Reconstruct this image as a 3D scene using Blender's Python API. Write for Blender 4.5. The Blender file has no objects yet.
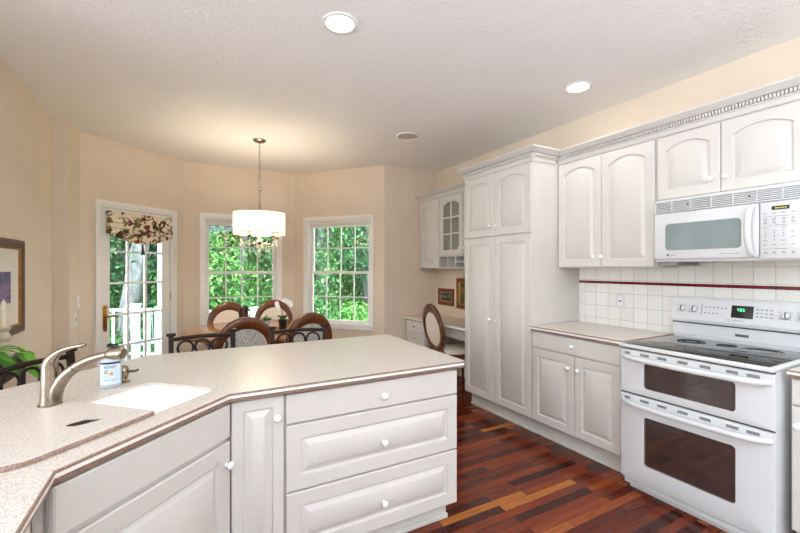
import bpy, bmesh, math, random
from mathutils import Matrix, Vector, noise

PI = math.pi
SC = bpy.context.scene
COL = SC.collection

# ------------------------------------------------------------------ camera, world, lights, exposure
EYE = 1.385
cam_d = bpy.data.cameras.new('camera')
cam = bpy.data.objects.new('camera', cam_d)
COL.objects.link(cam)
cam.location = (0, 0, EYE)
cam.rotation_euler = (PI / 2, 0, -math.atan(220 / 400))
cam_d.sensor_width = 36
cam_d.lens = 18
cam_d.shift_y = 2 / 800
cam_d.clip_start = 0.02
SC.camera = cam

SC.view_settings.view_transform = 'Standard'
SC.view_settings.look = 'None'
SC.view_settings.gamma = 1
SC.view_settings.use_curve_mapping = False
SC.view_settings.exposure = 0.77
SC.cycles.use_denoising = True
SC.cycles.max_bounces = 10
SC.cycles.diffuse_bounces = 6
SC.cycles.transparent_max_bounces = 16
SC.cycles.sample_clamp_indirect = 6

world = bpy.data.worlds.new('world')
SC.world = world
world.use_nodes = True
wb = world.node_tree.nodes['Background']
wb.inputs[0].default_value = (0.80, 0.92, 1.0, 1)
wb.inputs[1].default_value = 6.0


def light(name, kind, loc, power, color=(1, 1, 1), rot=(0, 0, 0), **kw):
    d = bpy.data.lights.new(name, kind)
    d.energy = power
    d.color = color
    for k, v in kw.items():
        setattr(d, k, v)
    o = bpy.data.objects.new(name, d)
    COL.objects.link(o)
    o.location = loc
    o.rotation_euler = rot
    return o


light('sun', 'SUN', (0, 0, 10), 1.6, (1, 0.96, 0.88), (math.radians(38), 0, math.radians(-30)), angle=0.05)
# added fill lights in the unseen room behind the camera: rear, upward and side
light('rear_fill_light', 'AREA', (-2.0, -7.6, 1.5), 4, (0.76, 0.88, 1.0), (math.radians(100), 0, math.radians(-10)),
      shape='RECTANGLE', size=8.5, size_y=2.6)
light('ceiling_fill_light', 'AREA', (-2.0, -3.0, 1.46), 640, (0.66, 0.83, 1.0), (math.radians(180), 0, 0),
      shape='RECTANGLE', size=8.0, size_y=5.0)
light('side_fill_light', 'AREA', (-6.7, -0.1, 1.2), 190, (0.84, 0.93, 1.0), (math.radians(86), 0, math.radians(-90)),
      shape='RECTANGLE', size=4.6, size_y=2.4)


# ------------------------------------------------------------------ materials


def lin(c):
    c = c / 255
    return c / 12.92 if c <= 0.04045 else ((c + 0.055) / 1.055) ** 2.4


def rgb(r, g, b):
    return (lin(r), lin(g), lin(b), 1)


class Mat:
    def __init__(s, name, color=(200, 200, 200), rough=0.5, metal=0.0, **kw):
        s.m = bpy.data.materials.new(name)
        s.m.use_nodes = True
        s.nt = s.m.node_tree
        s.N = s.nt.nodes
        s.L = s.nt.links
        s.b = s.N['Principled BSDF']
        s.b.inputs['Base Color'].default_value = rgb(*color)
        s.b.inputs['Roughness'].default_value = rough
        s.b.inputs['Metallic'].default_value = metal
        for k, v in kw.items():
            s.b.inputs[k].default_value = v

    def node(s, t, **kw):
        n = s.N.new(t)
        for k, v in kw.items():
            if k in n.inputs:
                n.inputs[k].default_value = v
            else:
                setattr(n, k, v)
        return n

    def coord(s, scale=(1, 1, 1), out='Object'):
        tc = s.node('ShaderNodeTexCoord')
        mp = s.node('ShaderNodeMapping')
        mp.inputs['Scale'].default_value = scale
        s.L.new(tc.outputs[out], mp.inputs[0])
        return mp.outputs[0]

    def noise(s, scale, detail=3, rough=0.5, vec=None, dist=0.0):
        n = s.node('ShaderNodeTexNoise')
        n.inputs['Scale'].default_value = scale
        n.inputs['Detail'].default_value = detail
        n.inputs['Roughness'].default_value = rough
        n.inputs['Distortion'].default_value = dist
        s.L.new(vec if vec else s.coord(), n.inputs['Vector'])
        return n.outputs['Fac']

    def ramp(s, fac, stops, interp='LINEAR'):
        r = s.node('ShaderNodeValToRGB')
        r.color_ramp.interpolation = interp
        e = r.color_ramp.elements
        while len(e) < len(stops):
            e.new(0.5)
        for i, (p, c) in enumerate(stops):
            e[i].position = p
            e[i].color = rgb(*c)
        s.L.new(fac, r.inputs[0])
        return r.outputs[0]

    def mix(s, fac, a, b, blend='MIX'):
        n = s.node('ShaderNodeMix', data_type='RGBA', blend_type=blend)
        for sock, v in ((n.inputs[0], fac), (n.inputs[6], a), (n.inputs[7], b)):
            if isinstance(v, (int, float)):
                sock.default_value = v
            elif isinstance(v, tuple):
                sock.default_value = v
            else:
                s.L.new(v, sock)
        return n.outputs[2]

    def color(s, sock):
        s.L.new(sock, s.b.inputs['Base Color'])
        return s

    def bump(s, h, strength=0.2, dist=0.01):
        n = s.node('ShaderNodeBump')
        n.inputs['Strength'].default_value = strength
        n.inputs['Distance'].default_value = dist
        s.L.new(h, n.inputs['Height'])
        s.L.new(n.outputs[0], s.b.inputs['Normal'])
        return s


def plain(name, color, rough=0.5, metal=0.0, var=0.04, scale=6, **kw):
    """a painted, plastic or metal surface with a faint procedural mottling"""
    m = Mat(name, color, rough, metal, **kw)
    n = m.noise(scale, 3)
    lo = tuple(max(0, c * (1 - var)) for c in color)
    hi = tuple(min(255, c * (1 + var)) for c in color)
    m.color(m.ramp(n, [(0.3, lo), (0.7, hi)]))
    return m


def wall_paint(name, color):
    m = Mat(name, color, 0.75)
    n = m.noise(2.2, 2)
    m.color(m.ramp(n, [(0.3, tuple(c * 0.985 for c in color)), (0.7, tuple(min(255, c * 1.015) for c in color))]))
    m.bump(m.noise(170, 3), 0.12, 0.003)
    return m


M = {}
M['wall'] = wall_paint('tan_wall_paint', (221, 205, 185))
M['ceiling'] = Mat('textured_white_ceiling', (245, 243, 240), 0.85)
M['ceiling'].bump(M['ceiling'].noise(55, 5, 0.6), 0.6, 0.010)
M['trim'] = plain('white_trim_paint', (238, 236, 231), 0.4, var=0.01)
M['cab'] = plain('white_cabinet_paint', (210, 205, 198), 0.38, var=0.01, scale=3)
M['cabin'] = plain('cabinet_interior', (150, 146, 138), 0.6, var=0.02)
M['knob'] = plain('white_ceramic', (243, 243, 240), 0.15, var=0.01)
M['nickel'] = plain('brushed_nickel', (156, 144, 129), 0.26, 1.0, var=0.06, scale=60)
M['chrome'] = plain('polished_nickel', (205, 200, 190), 0.2, 1.0, var=0.03)
M['brass'] = plain('aged_brass', (176, 126, 52), 0.28, 1.0, var=0.08)
M['iron'] = plain('dark_iron', (36, 22, 16), 0.55, 0.0, var=0.12, scale=20, **{'Specular IOR Level': 0.25})
M['black'] = plain('black_plastic', (20, 20, 21), 0.4, var=0.1)
M['blackgloss'] = plain('black_glass', (16, 17, 19), 0.06, var=0.1)
M['app'] = plain('white_enamel', (212, 213, 213), 0.22, var=0.006, scale=3)
M['appgrey'] = plain('grey_vent', (136, 136, 135), 0.5, var=0.03)
M['speakergrey'] = plain('beige_speaker_mesh', (196, 188, 172), 0.7, var=0.03, scale=200)
M['ovenin'] = plain('grey_oven_interior', (140, 131, 129), 0.6, var=0.1)
M['grillegrey'] = plain('ivory_grille_shade', (168, 166, 158), 0.6, var=0.02)
M['slot'] = plain('dark_slot', (70, 68, 66), 0.7, var=0.05)
M['print'] = plain('grey_print', (96, 98, 100), 0.6, var=0.03)
M['solid'] = plain('white_solid_surface', (246, 243, 236), 0.3, var=0.005)
M['candle'] = plain('ivory_wax', (240, 226, 196), 0.5, var=0.02)
M['cream'] = plain('cream_paint', (205, 192, 165), 0.5, var=0.05)
M['deck'] = plain('white_deck_paint', (205, 216, 221), 0.5, var=0.02)
M['patio'] = plain('grey_patio_metal', (150, 160, 160), 0.4, 0.3, var=0.05)
M['soil'] = plain('potting_soil', (60, 44, 32), 0.9, var=0.2, scale=60)
M['petal'] = plain('white_petal', (250, 247, 243), 0.5, var=0.02)
M['socket'] = plain('outlet_dark', (90, 30, 28), 0.5, var=0.1)
M['navy'] = plain('navy_ink', (33, 46, 78), 0.5, var=0.05)


def emis(name, color, s):
    m = Mat(name, color)
    m.b.inputs['Emission Color'].default_value = rgb(*color)
    m.b.inputs['Emission Strength'].default_value = s
    return m


M['lens'] = emis('lit_lamp_lens', (255, 246, 232), 9)
M['bulb'] = emis('lit_bulb', (255, 220, 165), 14)
M['led'] = emis('green_display', (90, 215, 150), 1.2)
M['amber'] = emis('amber_display', (190, 190, 70), 0.35)

# floor: narrow cherry strips of mixed tone, running across the kitchen
m = Mat('brazilian_cherry_floor', (110, 50, 30), 0.17, **{'Specular IOR Level': 0.36})
br = m.node('ShaderNodeTexBrick')
br.offset = 0.37
br.offset_frequency = 2
br.squash = 1
br.inputs['Scale'].default_value = 1
br.inputs['Brick Width'].default_value = 0.62
br.inputs['Row Height'].default_value = 0.057
br.inputs['Mortar Size'].default_value = 0.0012
br.inputs['Color1'].default_value = (0, 0, 0, 1)
br.inputs['Color2'].default_value = (1, 1, 1, 1)
br.inputs['Mortar'].default_value = (0.15, 0.15, 0.15, 1)
tc = m.coord()
m.L.new(tc, br.inputs['Vector'])
tone = m.ramp(br.outputs['Color'], [(0.0, (60, 21, 13)), (0.25, (94, 33, 17)), (0.5, (112, 42, 20)), (0.75, (136, 56, 25)), (0.92, (160, 80, 34)), (1.0, (190, 116, 46))])
grain = m.noise(1, 5, 0.6, m.coord((5, 90, 5)), 0.4)
gr = m.ramp(grain, [(0.3, (150, 140, 135)), (0.65, (255, 255, 255))])
c = m.mix(0.75, tone, gr, 'MULTIPLY')
c = m.mix(br.outputs['Fac'], c, rgb(34, 14, 10))
m.color(c)
m.bump(br.outputs['Fac'], 0.25, -0.001)
M['floor'] = m

# speckled solid-surface counter
m = Mat('speckled_beige_counter', (214, 198, 182), 0.28)
n1 = m.noise(260, 2, 0.6)
c1 = m.ramp(n1, [(0.36, (182, 166, 154)), (0.46, (216, 206, 196)), (0.6, (224, 215, 205)), (0.7, (240, 236, 230))])
n2 = m.noise(520, 1, 0.5)
c2 = m.ramp(n2, [(0.3, (156, 138, 128)), (0.42, (255, 255, 255))])
m.color(m.mix(0.6, c1, c2, 'MULTIPLY'))
M['counter'] = m
m = Mat('brown_shaded_edge_band', (166, 138, 118), 0.4)  # brown layer, darkened further for the shade on the vertical edge
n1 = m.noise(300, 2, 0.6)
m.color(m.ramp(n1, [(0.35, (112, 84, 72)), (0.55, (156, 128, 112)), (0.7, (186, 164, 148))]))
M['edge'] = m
M['holeshade'] = plain('dark_brown_hole_shade', (74, 52, 42), 0.6, var=0.2, scale=90)  # paints the shade inside the cover board's finger hole

# square white backsplash tile
m = Mat('white_square_tile', (214, 212, 204), 0.18)
br = m.node('ShaderNodeTexBrick')
br.offset = 0
br.squash = 1
br.inputs['Scale'].default_value = 1
br.inputs['Brick Width'].default_value = 0.108
br.inputs['Row Height'].default_value = 0.108
br.inputs['Mortar Size'].default_value = 0.0016
br.inputs['Mortar Smooth'].default_value = 0.3
br.inputs['Color1'].default_value = rgb(222, 220, 213)
br.inputs['Color2'].default_value = rgb(230, 228, 222)
br.inputs['Mortar'].default_value = rgb(172, 170, 164)
tc = m.node('ShaderNodeTexCoord')
sx = m.node('ShaderNodeSeparateXYZ')
cx = m.node('ShaderNodeCombineXYZ')
m.L.new(tc.outputs['Object'], sx.inputs[0])
m.L.new(sx.outputs[1], cx.inputs[0])
m.L.new(sx.outputs[2], cx.inputs[1])
m.L.new(cx.outputs[0], br.inputs['Vector'])
m.color(br.outputs['Color'])
m.bump(br.outputs['Fac'], 0.4, -0.002)
M['tile'] = m
M['liner'] = plain('oxblood_tile', (104, 22, 22), 0.2, var=0.2, scale=30)


def wood(name, dark, light_, scale=(3, 3, 30), rough=0.28):
    m = Mat(name, dark, rough)
    n = m.noise(2.5, 5, 0.6, m.coord(scale), 0.8)
    m.color(m.ramp(n, [(0.3, dark), (0.7, light_)]))
    return m


M['chairwood'] = wood('walnut_chair_wood', (62, 29, 13), (118, 64, 30), (14, 4, 4))
M['tablewood'] = wood('table_wood', (120, 72, 38), (176, 118, 68), (2, 18, 2), 0.12)
M['darkwood'] = wood('espresso_wood', (36, 17, 13), (62, 29, 20), (4, 20, 4), 0.5)
M['framewood'] = wood('frame_wood', (92, 44, 20), (140, 76, 36), (8, 8, 30))
M['framedark'] = wood('dark_frame_wood', (58, 30, 16), (98, 56, 30), (8, 8, 30))
M['gold'] = plain('gilt_line', (170, 124, 62), 0.35, 0.8, var=0.1, scale=40)
M['mat'] = plain('cream_picture_mat', (226, 220, 206), 0.8, var=0.01)
M['fabricw'] = plain('cream_upholstery', (226, 214, 197), 0.9, var=0.04, scale=60)
m = Mat('grey_woven_upholstery', (176, 168, 156), 0.9)
n = m.noise(1, 3, 0.6, m.coord((160, 40, 40)))
m.color(m.ramp(n, [(0.35, (140, 132, 120)), (0.65, (205, 198, 186))]))
M['fabricg'] = m


def picture(name, stops, scale, vecs=(1, 1, 1)):
    m = Mat(name, (120, 110, 100), 0.5)
    n = m.noise(scale, 5, 0.6, m.coord(vecs), 0.6)
    m.color(m.ramp(n, stops))
    return m


M['art1'] = picture('violet_abstract_print', [(0.3, (48, 44, 84)), (0.44, (92, 84, 130)), (0.52, (150, 112, 150)), (0.6, (104, 88, 128)), (0.72, (150, 165, 190))], 5, (1, 1, 2.4))
M['art2'] = picture('dark_landscape_painting', [(0.3, (24, 26, 24)), (0.5, (62, 70, 62)), (0.6, (120, 124, 116)), (0.75, (190, 186, 170))], 9, (1, 1, 2.5))
M['art3'] = picture('green_study_painting', [(0.3, (44, 40, 22)), (0.5, (96, 84, 40)), (0.65, (136, 112, 60)), (0.8, (170, 150, 100))], 11)

# floral print of the roman shade
m = Mat('floral_linen', (226, 210, 182), 0.9)
vec = m.coord()
c = rgb(228, 214, 188)
for scale, th, col, off in ((9, 0.59, (118, 106, 56), 0), (11, 0.62, (74, 54, 34), 4.3), (10, 0.62, (112, 40, 46), 9.1), (13, 0.65, (52, 36, 30), 15.7), (18, 0.67, (170, 130, 84), 21.1)):
    tcn = m.node('ShaderNodeTexCoord')
    mp = m.node('ShaderNodeMapping')
    mp.inputs['Location'].default_value = (off, off * 0.7, off * 1.3)
    m.L.new(tcn.outputs['Object'], mp.inputs[0])
    n = m.noise(scale, 2, 0.5, mp.outputs[0], 0.9)
    f = m.ramp(n, [(th - 0.015, (0, 0, 0)), (th + 0.015, (255, 255, 255))])
    c = m.mix(f, c, rgb(*col))
m.color(c)
M['floral'] = m


def leafmat(name, stops, trans=0.25):
    m = Mat(name, stops[1][1], 0.55)
    g = m.node('ShaderNodeNewGeometry')
    m.color(m.ramp(g.outputs['Random Per Island'], stops))
    col = m.b.inputs['Base Color'].links[0].from_socket
    t = m.node('ShaderNodeBsdfTranslucent')
    m.L.new(col, t.inputs[0])
    mx = m.node('ShaderNodeMixShader')
    mx.inputs[0].default_value = trans
    m.L.new(m.b.outputs[0], mx.inputs[1])
    m.L.new(t.outputs[0], mx.inputs[2])
    m.L.new(mx.outputs[0], m.N['Material Output'].inputs[0])
    return m


M['leafA'] = leafmat('maple_leaves', [(0.0, (20, 58, 32)), (0.4, (46, 106, 52)), (0.8, (86, 152, 74)), (1.0, (152, 202, 128))], 0.3)
M['leafB'] = leafmat('dark_leaves', [(0.0, (14, 40, 30)), (0.5, (34, 82, 50)), (0.85, (70, 126, 78)), (1.0, (136, 186, 138))], 0.3)
M['leafC'] = leafmat('lime_leaves', [(0.0, (38, 92, 38)), (0.5, (72, 146, 56)), (1.0, (152, 208, 112))], 0.35)
M['leafP'] = leafmat('houseplant_leaves', [(0.0, (48, 116, 24)), (0.5, (84, 160, 40)), (1.0, (140, 196, 70))], 0.2)
M['leafO'] = leafmat('orchid_leaves', [(0.0, (34, 70, 28)), (0.5, (62, 104, 44)), (1.0, (104, 140, 66))], 0.15)
m = Mat('grey_bark', (120, 116, 110), 0.9)
n = m.noise(2, 6, 0.65, m.coord((9, 9, 1.6)), 0.5)
m.color(m.ramp(n, [(0.3, (66, 68, 68)), (0.55, (112, 116, 117)), (0.75, (150, 156, 158))]))
m.bump(n, 0.5, 0.03)
M['bark'] = m
m = Mat('lawn_and_leaf_litter', (70, 110, 50), 0.9)
n = m.noise(3, 6, 0.7)
m.color(m.ramp(n, [(0.35, (52, 92, 40)), (0.55, (96, 150, 64)), (0.75, (140, 180, 90))]))
M['grass'] = m
M['board'] = plain('grey_deck_boards', (104, 108, 104), 0.7, var=0.1, scale=8)


def glass(name, tint=(255, 255, 255), facmul=1.0, base=0.0):
    """thin clear pane: sees through, mirrors by the Fresnel law"""
    m = Mat(name)
    N, L = m.N, m.L
    N.remove(m.b)
    t = N.new('ShaderNodeBsdfTransparent')
    t.inputs[0].default_value = rgb(*tint)
    g = N.new('ShaderNodeBsdfGlossy')
    g.inputs['Roughness'].default_value = 0.01
    fr = N.new('ShaderNodeFresnel')
    fr.inputs[0].default_value = 1.5
    ma = N.new('ShaderNodeMath')
    ma.operation = 'MULTIPLY_ADD'
    ma.inputs[1].default_value = facmul
    ma.inputs[2].default_value = base
    L.new(fr.outputs[0], ma.inputs[0])
    mx = N.new('ShaderNodeMixShader')
    L.new(ma.outputs[0], mx.inputs[0])
    L.new(t.outputs[0], mx.inputs[1])
    L.new(g.outputs[0], mx.inputs[2])
    L.new(mx.outputs[0], N['Material Output'].inputs[0])
    return m


M['glass'] = glass('window_glass')
M['cabglass'] = Mat('seeded_cabinet_glass', (168, 164, 152), 0.12, Alpha=0.5)
M['ovenglass'] = glass('smoked_oven_glass', (226, 218, 216), 0.7, 0.03)
M['crystal'] = Mat('cut_crystal', (245, 245, 240), 0.03, **{'Transmission Weight': 0.8, 'IOR': 1.5})
M['bottleglass'] = Mat('frosted_bottle', (214, 224, 230), 0.25, **{'Transmission Weight': 0.35})
M['label'] = plain('pale_blue_label', (206, 222, 232), 0.5, var=0.01)
M['orange'] = plain('orange_ink', (230, 160, 90), 0.6, var=0.05)
M['mwglass'] = Mat('grey_microwave_glass', (122, 134, 134), 0.04)
n = M['mwglass'].noise(4, 2)
M['mwglass'].color(M['mwglass'].ramp(n, [(0.3, (128, 141, 141)), (0.7, (146, 158, 157))]))

m = Mat('ivory_lamp_shade', (250, 238, 214), 0.8)
n = m.noise(1, 2, 0.5, m.coord((200, 200, 3)))
m.color(m.ramp(n, [(0.3, (246, 233, 208)), (0.7, (252, 243, 224))]))
t = m.node('ShaderNodeBsdfTranslucent')
t.inputs[0].default_value = rgb(252, 238, 210)
mx = m.node('ShaderNodeMixShader')
mx.inputs[0].default_value = 0.27
m.L.new(m.b.outputs[0], mx.inputs[1])
m.L.new(t.outputs[0], mx.inputs[2])
m.L.new(mx.outputs[0], m.N['Material Output'].inputs[0])
M['shade'] = m

# ------------------------------------------------------------------ mesh helpers


class MB:
    def __init__(s):
        s.bm = bmesh.new()

    def _x(s, vs, T):
        if T is not None:
            bmesh.ops.transform(s.bm, matrix=T, verts=vs)

    def box(s, x0, x1, y0, y1, z0, z1, bev=0.0, T=None, seg=2):
        r = bmesh.ops.create_cube(s.bm, size=1)
        vs = r['verts']
        for v in vs:
            v.co = Vector((x0 + (v.co.x + .5) * (x1 - x0), y0 + (v.co.y + .5) * (y1 - y0), z0 + (v.co.z + .5) * (z1 - z0)))
        if bev:
            es = list({e for v in vs for e in v.link_edges})
            q = bmesh.ops.bevel(s.bm, geom=es, offset=bev, segments=seg, affect='EDGES', profile=0.5)
            vs = list({v for f in q['faces'] for v in f.verts} | {v for v in vs if v.is_valid})
        s._x(vs, T)
        return s

    def rings(s, rings, closed_ring=True, cap0=True, cap1=True, loop=False):
        """bridge a list of equal-length vertex rings"""
        R = [[s.bm.verts.new(p) for p in r] for r in rings]
        n = len(R[0])
        pairs = list(zip(R[:-1], R[1:])) + ([(R[-1], R[0])] if loop else [])
        for a, b in pairs:
            for i in range(n if closed_ring else n - 1):
                j = (i + 1) % n
                try:
                    s.bm.faces.new((a[i], a[j], b[j], b[i]))
                except ValueError:
                    pass
        if not loop:
            if cap0:
                s.bm.faces.new(R[0][::-1])
            if cap1:
                s.bm.faces.new(R[-1])
        return s

    def lathe(s, prof, n=20, T=None, cap=True):
        rings = []
        for r, z in prof:
            r = max(r, 0.0004)
            ring = [Vector((r * math.cos(2 * PI * i / n), r * math.sin(2 * PI * i / n), z)) for i in range(n)]
            rings.append([T @ p for p in ring] if T is not None else ring)
        return s.rings(rings, cap0=cap, cap1=cap)

    def tube(s, pts, rad, n=10, loop=False, flat=1.0, up=None):
        pts = [Vector(p) for p in pts]
        k = len(pts)
        if not isinstance(rad, (list, tuple)):
            rad = [rad] * k
        nor = None
        rings = []
        for i, p in enumerate(pts):
            a = pts[i - 1] if (i > 0 or loop) else p
            b = pts[(i + 1) % k] if (i < k - 1 or loop) else p
            t = (b - a).normalized()
            if nor is None:
                ref = Vector(up) if up else (Vector((0, 0, 1)) if abs(t.z) < 0.9 else Vector((1, 0, 0)))
                nor = (ref - t * ref.dot(t)).normalized()
            else:
                nor = (nor - t * nor.dot(t)).normalized()
            bi = t.cross(nor)
            rings.append([p + (nor * math.cos(2 * PI * j / n) * flat + bi * math.sin(2 * PI * j / n)) * rad[i] for j in range(n)])
        return s.rings(rings, loop=loop)

    def cyl(s, p0, p1, r, r1=None, n=16):
        return s.tube([p0, p1], [r, r if r1 is None else r1], n)

    def prism(s, poly, z0, z1, T=None):
        rr = [[Vector((x, y, z)) for x, y in poly] for z in (z0, z1)]
        if T is not None:
            rr = [[T @ p for p in r] for r in rr]
        return s.rings(rr)

    def sweep(s, path, prof, closed=False):
        """profile (offset to the left of the path, z) mitred along a flat path"""
        P = [Vector((p[0], p[1])) for p in path]
        k = len(P)
        rings = []
        for i in range(k):
            d1 = (P[i] - P[i - 1]).normalized() if (i > 0 or closed) else None
            d2 = (P[(i + 1) % k] - P[i]).normalized() if (i < k - 1 or closed) else None
            d1 = d1 or d2
            d2 = d2 or d1
            n1 = Vector((-d1.y, d1.x))
            n2 = Vector((-d2.y, d2.x))
            mm = (n1 + n2)
            mm = mm / max(0.2, mm.dot(n1))
            rings.append([Vector((P[i].x + mm.x * o, P[i].y + mm.y * o, z)) for o, z in prof])
        return s.rings(rings, loop=closed)

    def ball(s, c, r, seg=14, T=None):
        if not isinstance(r, (tuple, list)):
            r = (r, r, r)
        q = bmesh.ops.create_uvsphere(s.bm, u_segments=seg, v_segments=max(6, seg // 2 + 1), radius=1)
        for v in q['verts']:
            v.co = Vector((c[0] + v.co.x * r[0], c[1] + v.co.y * r[1], c[2] + v.co.z * r[2]))
        s._x(q['verts'], T)
        return s

    def face(s, pts):
        s.bm.faces.new([s.bm.verts.new(p) for p in pts])
        return s

    def mesh(s, name, mat, smooth=40):
        bmesh.ops.recalc_face_normals(s.bm, faces=s.bm.faces)
        me = bpy.data.meshes.new(name)
        s.bm.to_mesh(me)
        s.bm.free()
        me.materials.append(M[mat].m)
        if smooth:
            me.polygons.foreach_set('use_smooth', [True] * len(me.polygons))
            me.set_sharp_from_angle(angle=math.radians(smooth))
        return me

    def build(s, name, mat, parent=None, loc=(0, 0, 0), rot=(0, 0, 0), smooth=40):
        return place(name, s.mesh(name, mat, smooth), parent, loc, rot)


def place(name, me, parent=None, loc=(0, 0, 0), rot=(0, 0, 0)):
    o = bpy.data.objects.new(name, me)
    COL.objects.link(o)
    o.location = loc
    o.rotation_euler = rot
    if parent:
        o.parent = parent
    return o


def tag(o, label, cat, group=None):
    o['label'] = label
    o['category'] = cat
    if group:
        o['group'] = group
    return o


def thing(name, label, cat, loc=(0, 0, 0), rz=0.0, group=None):
    o = bpy.data.objects.new(name, None)
    COL.objects.link(o)
    o.location = loc
    o.rotation_euler = (0, 0, rz)
    o.empty_display_size = 0.1
    return tag(o, label, cat, group)


def copy_tree(o, parent=None):
    c = o.copy()
    COL.objects.link(c)
    if parent:
        c.parent = parent
    for ch in list(o.children):
        copy_tree(ch, c)
    return c


def struct(o):
    o['kind'] = 'structure'
    return o


def text(body, size, name, mat, parent, loc, rot, ext=0.0004, align='CENTER', sx=1.0):
    cu = bpy.data.curves.new(name, 'FONT')
    cu.body = body
    cu.size = size
    cu.align_x = align
    cu.align_y = 'CENTER'
    cu.extrude = ext
    cu.resolution_u = 2
    tmp = bpy.data.objects.new(name, cu)
    COL.objects.link(tmp)
    bpy.context.view_layer.update()
    me = bpy.data.meshes.new_from_object(tmp.evaluated_get(bpy.context.evaluated_depsgraph_get()))
    bpy.data.objects.remove(tmp)
    for v in me.vertices:
        v.co.x *= sx
    me.materials.clear()
    me.materials.append(M[mat].m)
    return place(name, me, parent, loc, rot)


def lerp(a, b, t):
    return a + (b - a) * t


def circle(r, n, z=0.0, c=(0, 0), a0=0.0):
    return [(c[0] + r * math.cos(a0 + 2 * PI * i / n), c[1] + r * math.sin(a0 + 2 * PI * i / n), z) for i in range(n)]


# ------------------------------------------------------------------ the room shell
H = 2.735
RX = 3.16            # right wall
LX = -1.003          # left wall
BR, B23, B12, BL = (2.34, 4.68), (1.42, 5.70), (0.04, 5.72), (-0.86, 4.95)

plan = [(-7.2, -8.15), (3.31, -8.15), (3.31, 4.80), (2.40, 4.80), (1.49, 5.83), (0.0, 5.85), (-0.95, 5.05), (-1.2, 5.05), (-1.2, 2.63), (-7.2, 2.63)]
struct(MB().prism(plan, -0.12, 0.0).build('floor', 'floor', smooth=0))
struct(MB().prism(plan, H, H + 0.12).build('ceiling', 'ceiling', smooth=0))


def seg_frame(a, b):
    ang = math.atan2(b[1] - a[1], b[0] - a[0])
    return Matrix.Translation((a[0], a[1], 0)) @ Matrix.Rotation(ang, 4, 'Z'), math.hypot(b[0] - a[0], b[1] - a[1]), ang


def wall(name, a, b, openings=(), e0=0.0, e1=0.0, th=0.13):
    """wall from a to b; outdoors lies to the left of a->b; openings (s0, s1, z0, z1)"""
    T, L, ang = seg_frame(a, b)
    mb = MB()
    xs = -e0
    for s0, s1, z0, z1 in openings:
        mb.box(xs, s0, 0, th, 0, H)
        if z0 > 0:
            mb.box(s0, s1, 0, th, 0, z0)
        mb.box(s0, s1, 0, th, z1, H)
        xs = s1
    mb.box(xs, L + e1, 0, th, 0, H)
    o = mb.build(name, 'wall', loc=(a[0], a[1], 0), rot=(0, 0, ang), smooth=0)
    return struct(o)


DOOR = (0.180, 1.028, 0.0, 2.045)
W2 = (0.235, 1.155, 0.62, 2.045)
W3 = (0.215, 1.175, 0.62, 2.045)
wall('wall_right', (RX, 4.75), (RX, -8.15))
wall('wall_desk', BR, (RX + 0.1, 4.68))
wall('wall_bay_right', B23, BR, [W3], 0.06, 0.0)
wall('wall_bay_center', B12, B23, [W2], 0.05, 0.05)
wall('wall_bay_left', BL, B12, [DOOR], 0.06, 0.05)
wall('wall_left', (LX, 2.50), (LX, 4.66))
wall('wall_great_room_side', (-7.0, 2.50), (LX, 2.50))
wall('wall_great_room_left', (-7.0, -8.1), (-7.0, 2.6))
struct(MB().prism([(-1.2, 4.63), (-0.885, 4.63), (-0.86, 4.95), (-0.95, 5.05), (-1.2, 5.05)], 0, H).build('wall_return', 'wall', smooth=0))
wall('wall_back', (3.3, -8.0), (-7.1, -8.0))


def baseboard(name, path):
    pr = [(0, 0), (0.014, 0), (0.014, 0.075), (0.010, 0.088), (0.004, 0.095), (0, 0.10)]
    return struct(MB().sweep(path, pr).build(name, 'trim'))


def along(a, b, s):
    L = math.hypot(b[0] - a[0], b[1] - a[1])
    return (a[0] + (b[0] - a[0]) * s / L, a[1] + (b[1] - a[1]) * s / L)


baseboard('baseboard_bay', [(2.56, 4.68), BR, B23, B12, along(BL, B12, 1.075)])
baseboard('baseboard_left', [along(BL, B12, 0.13), BL, (-0.885, 4.63), (LX, 4.63), (LX, 2.52)])


def casing(x0, x1, z0, z1, w, sides4):
    mb = MB()
    p = [(0.0, 0.004), (0.008, 0.012), (w * 0.35, 0.016), (w * 0.75, 0.022), (w, 0.022), (w, 0)]
    # left, right, head and (windows) stool/apron as mitred profile
    def corner(ix, iz, dx, dz, o, y):
        return Vector((ix + dx * o, -y, iz + dz * o))
    cs = [(x0, z0, -1, -1), (x0, z1, -1, 1), (x1, z1, 1, 1), (x1, z0, 1, -1)]
    rings = []
    for k, (ix, iz, dx, dz) in enumerate(cs):
        if not sides4:
            dz = 0 if k in (0, 3) else dz
        rings.append([corner(ix, iz, dx, dz, o, y) for o, y in p] + [corner(ix, iz, dx, dz, 0, 0)])
    mb.rings(rings, loop=sides4)
    return mb


def muntin_grid(mb, x0, x1, z0, z1, vs, hs, y0, y1, w=0.020):
    for x in vs:
        mb.box(x - w / 2, x + w / 2, y0, y1, z0, z1, 0.003, seg=1)
    for z in hs:
        mb.box(x0, x1, y0 + 0.001, y1 - 0.001, z - w / 2, z + w / 2, 0.003, seg=1)


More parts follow.
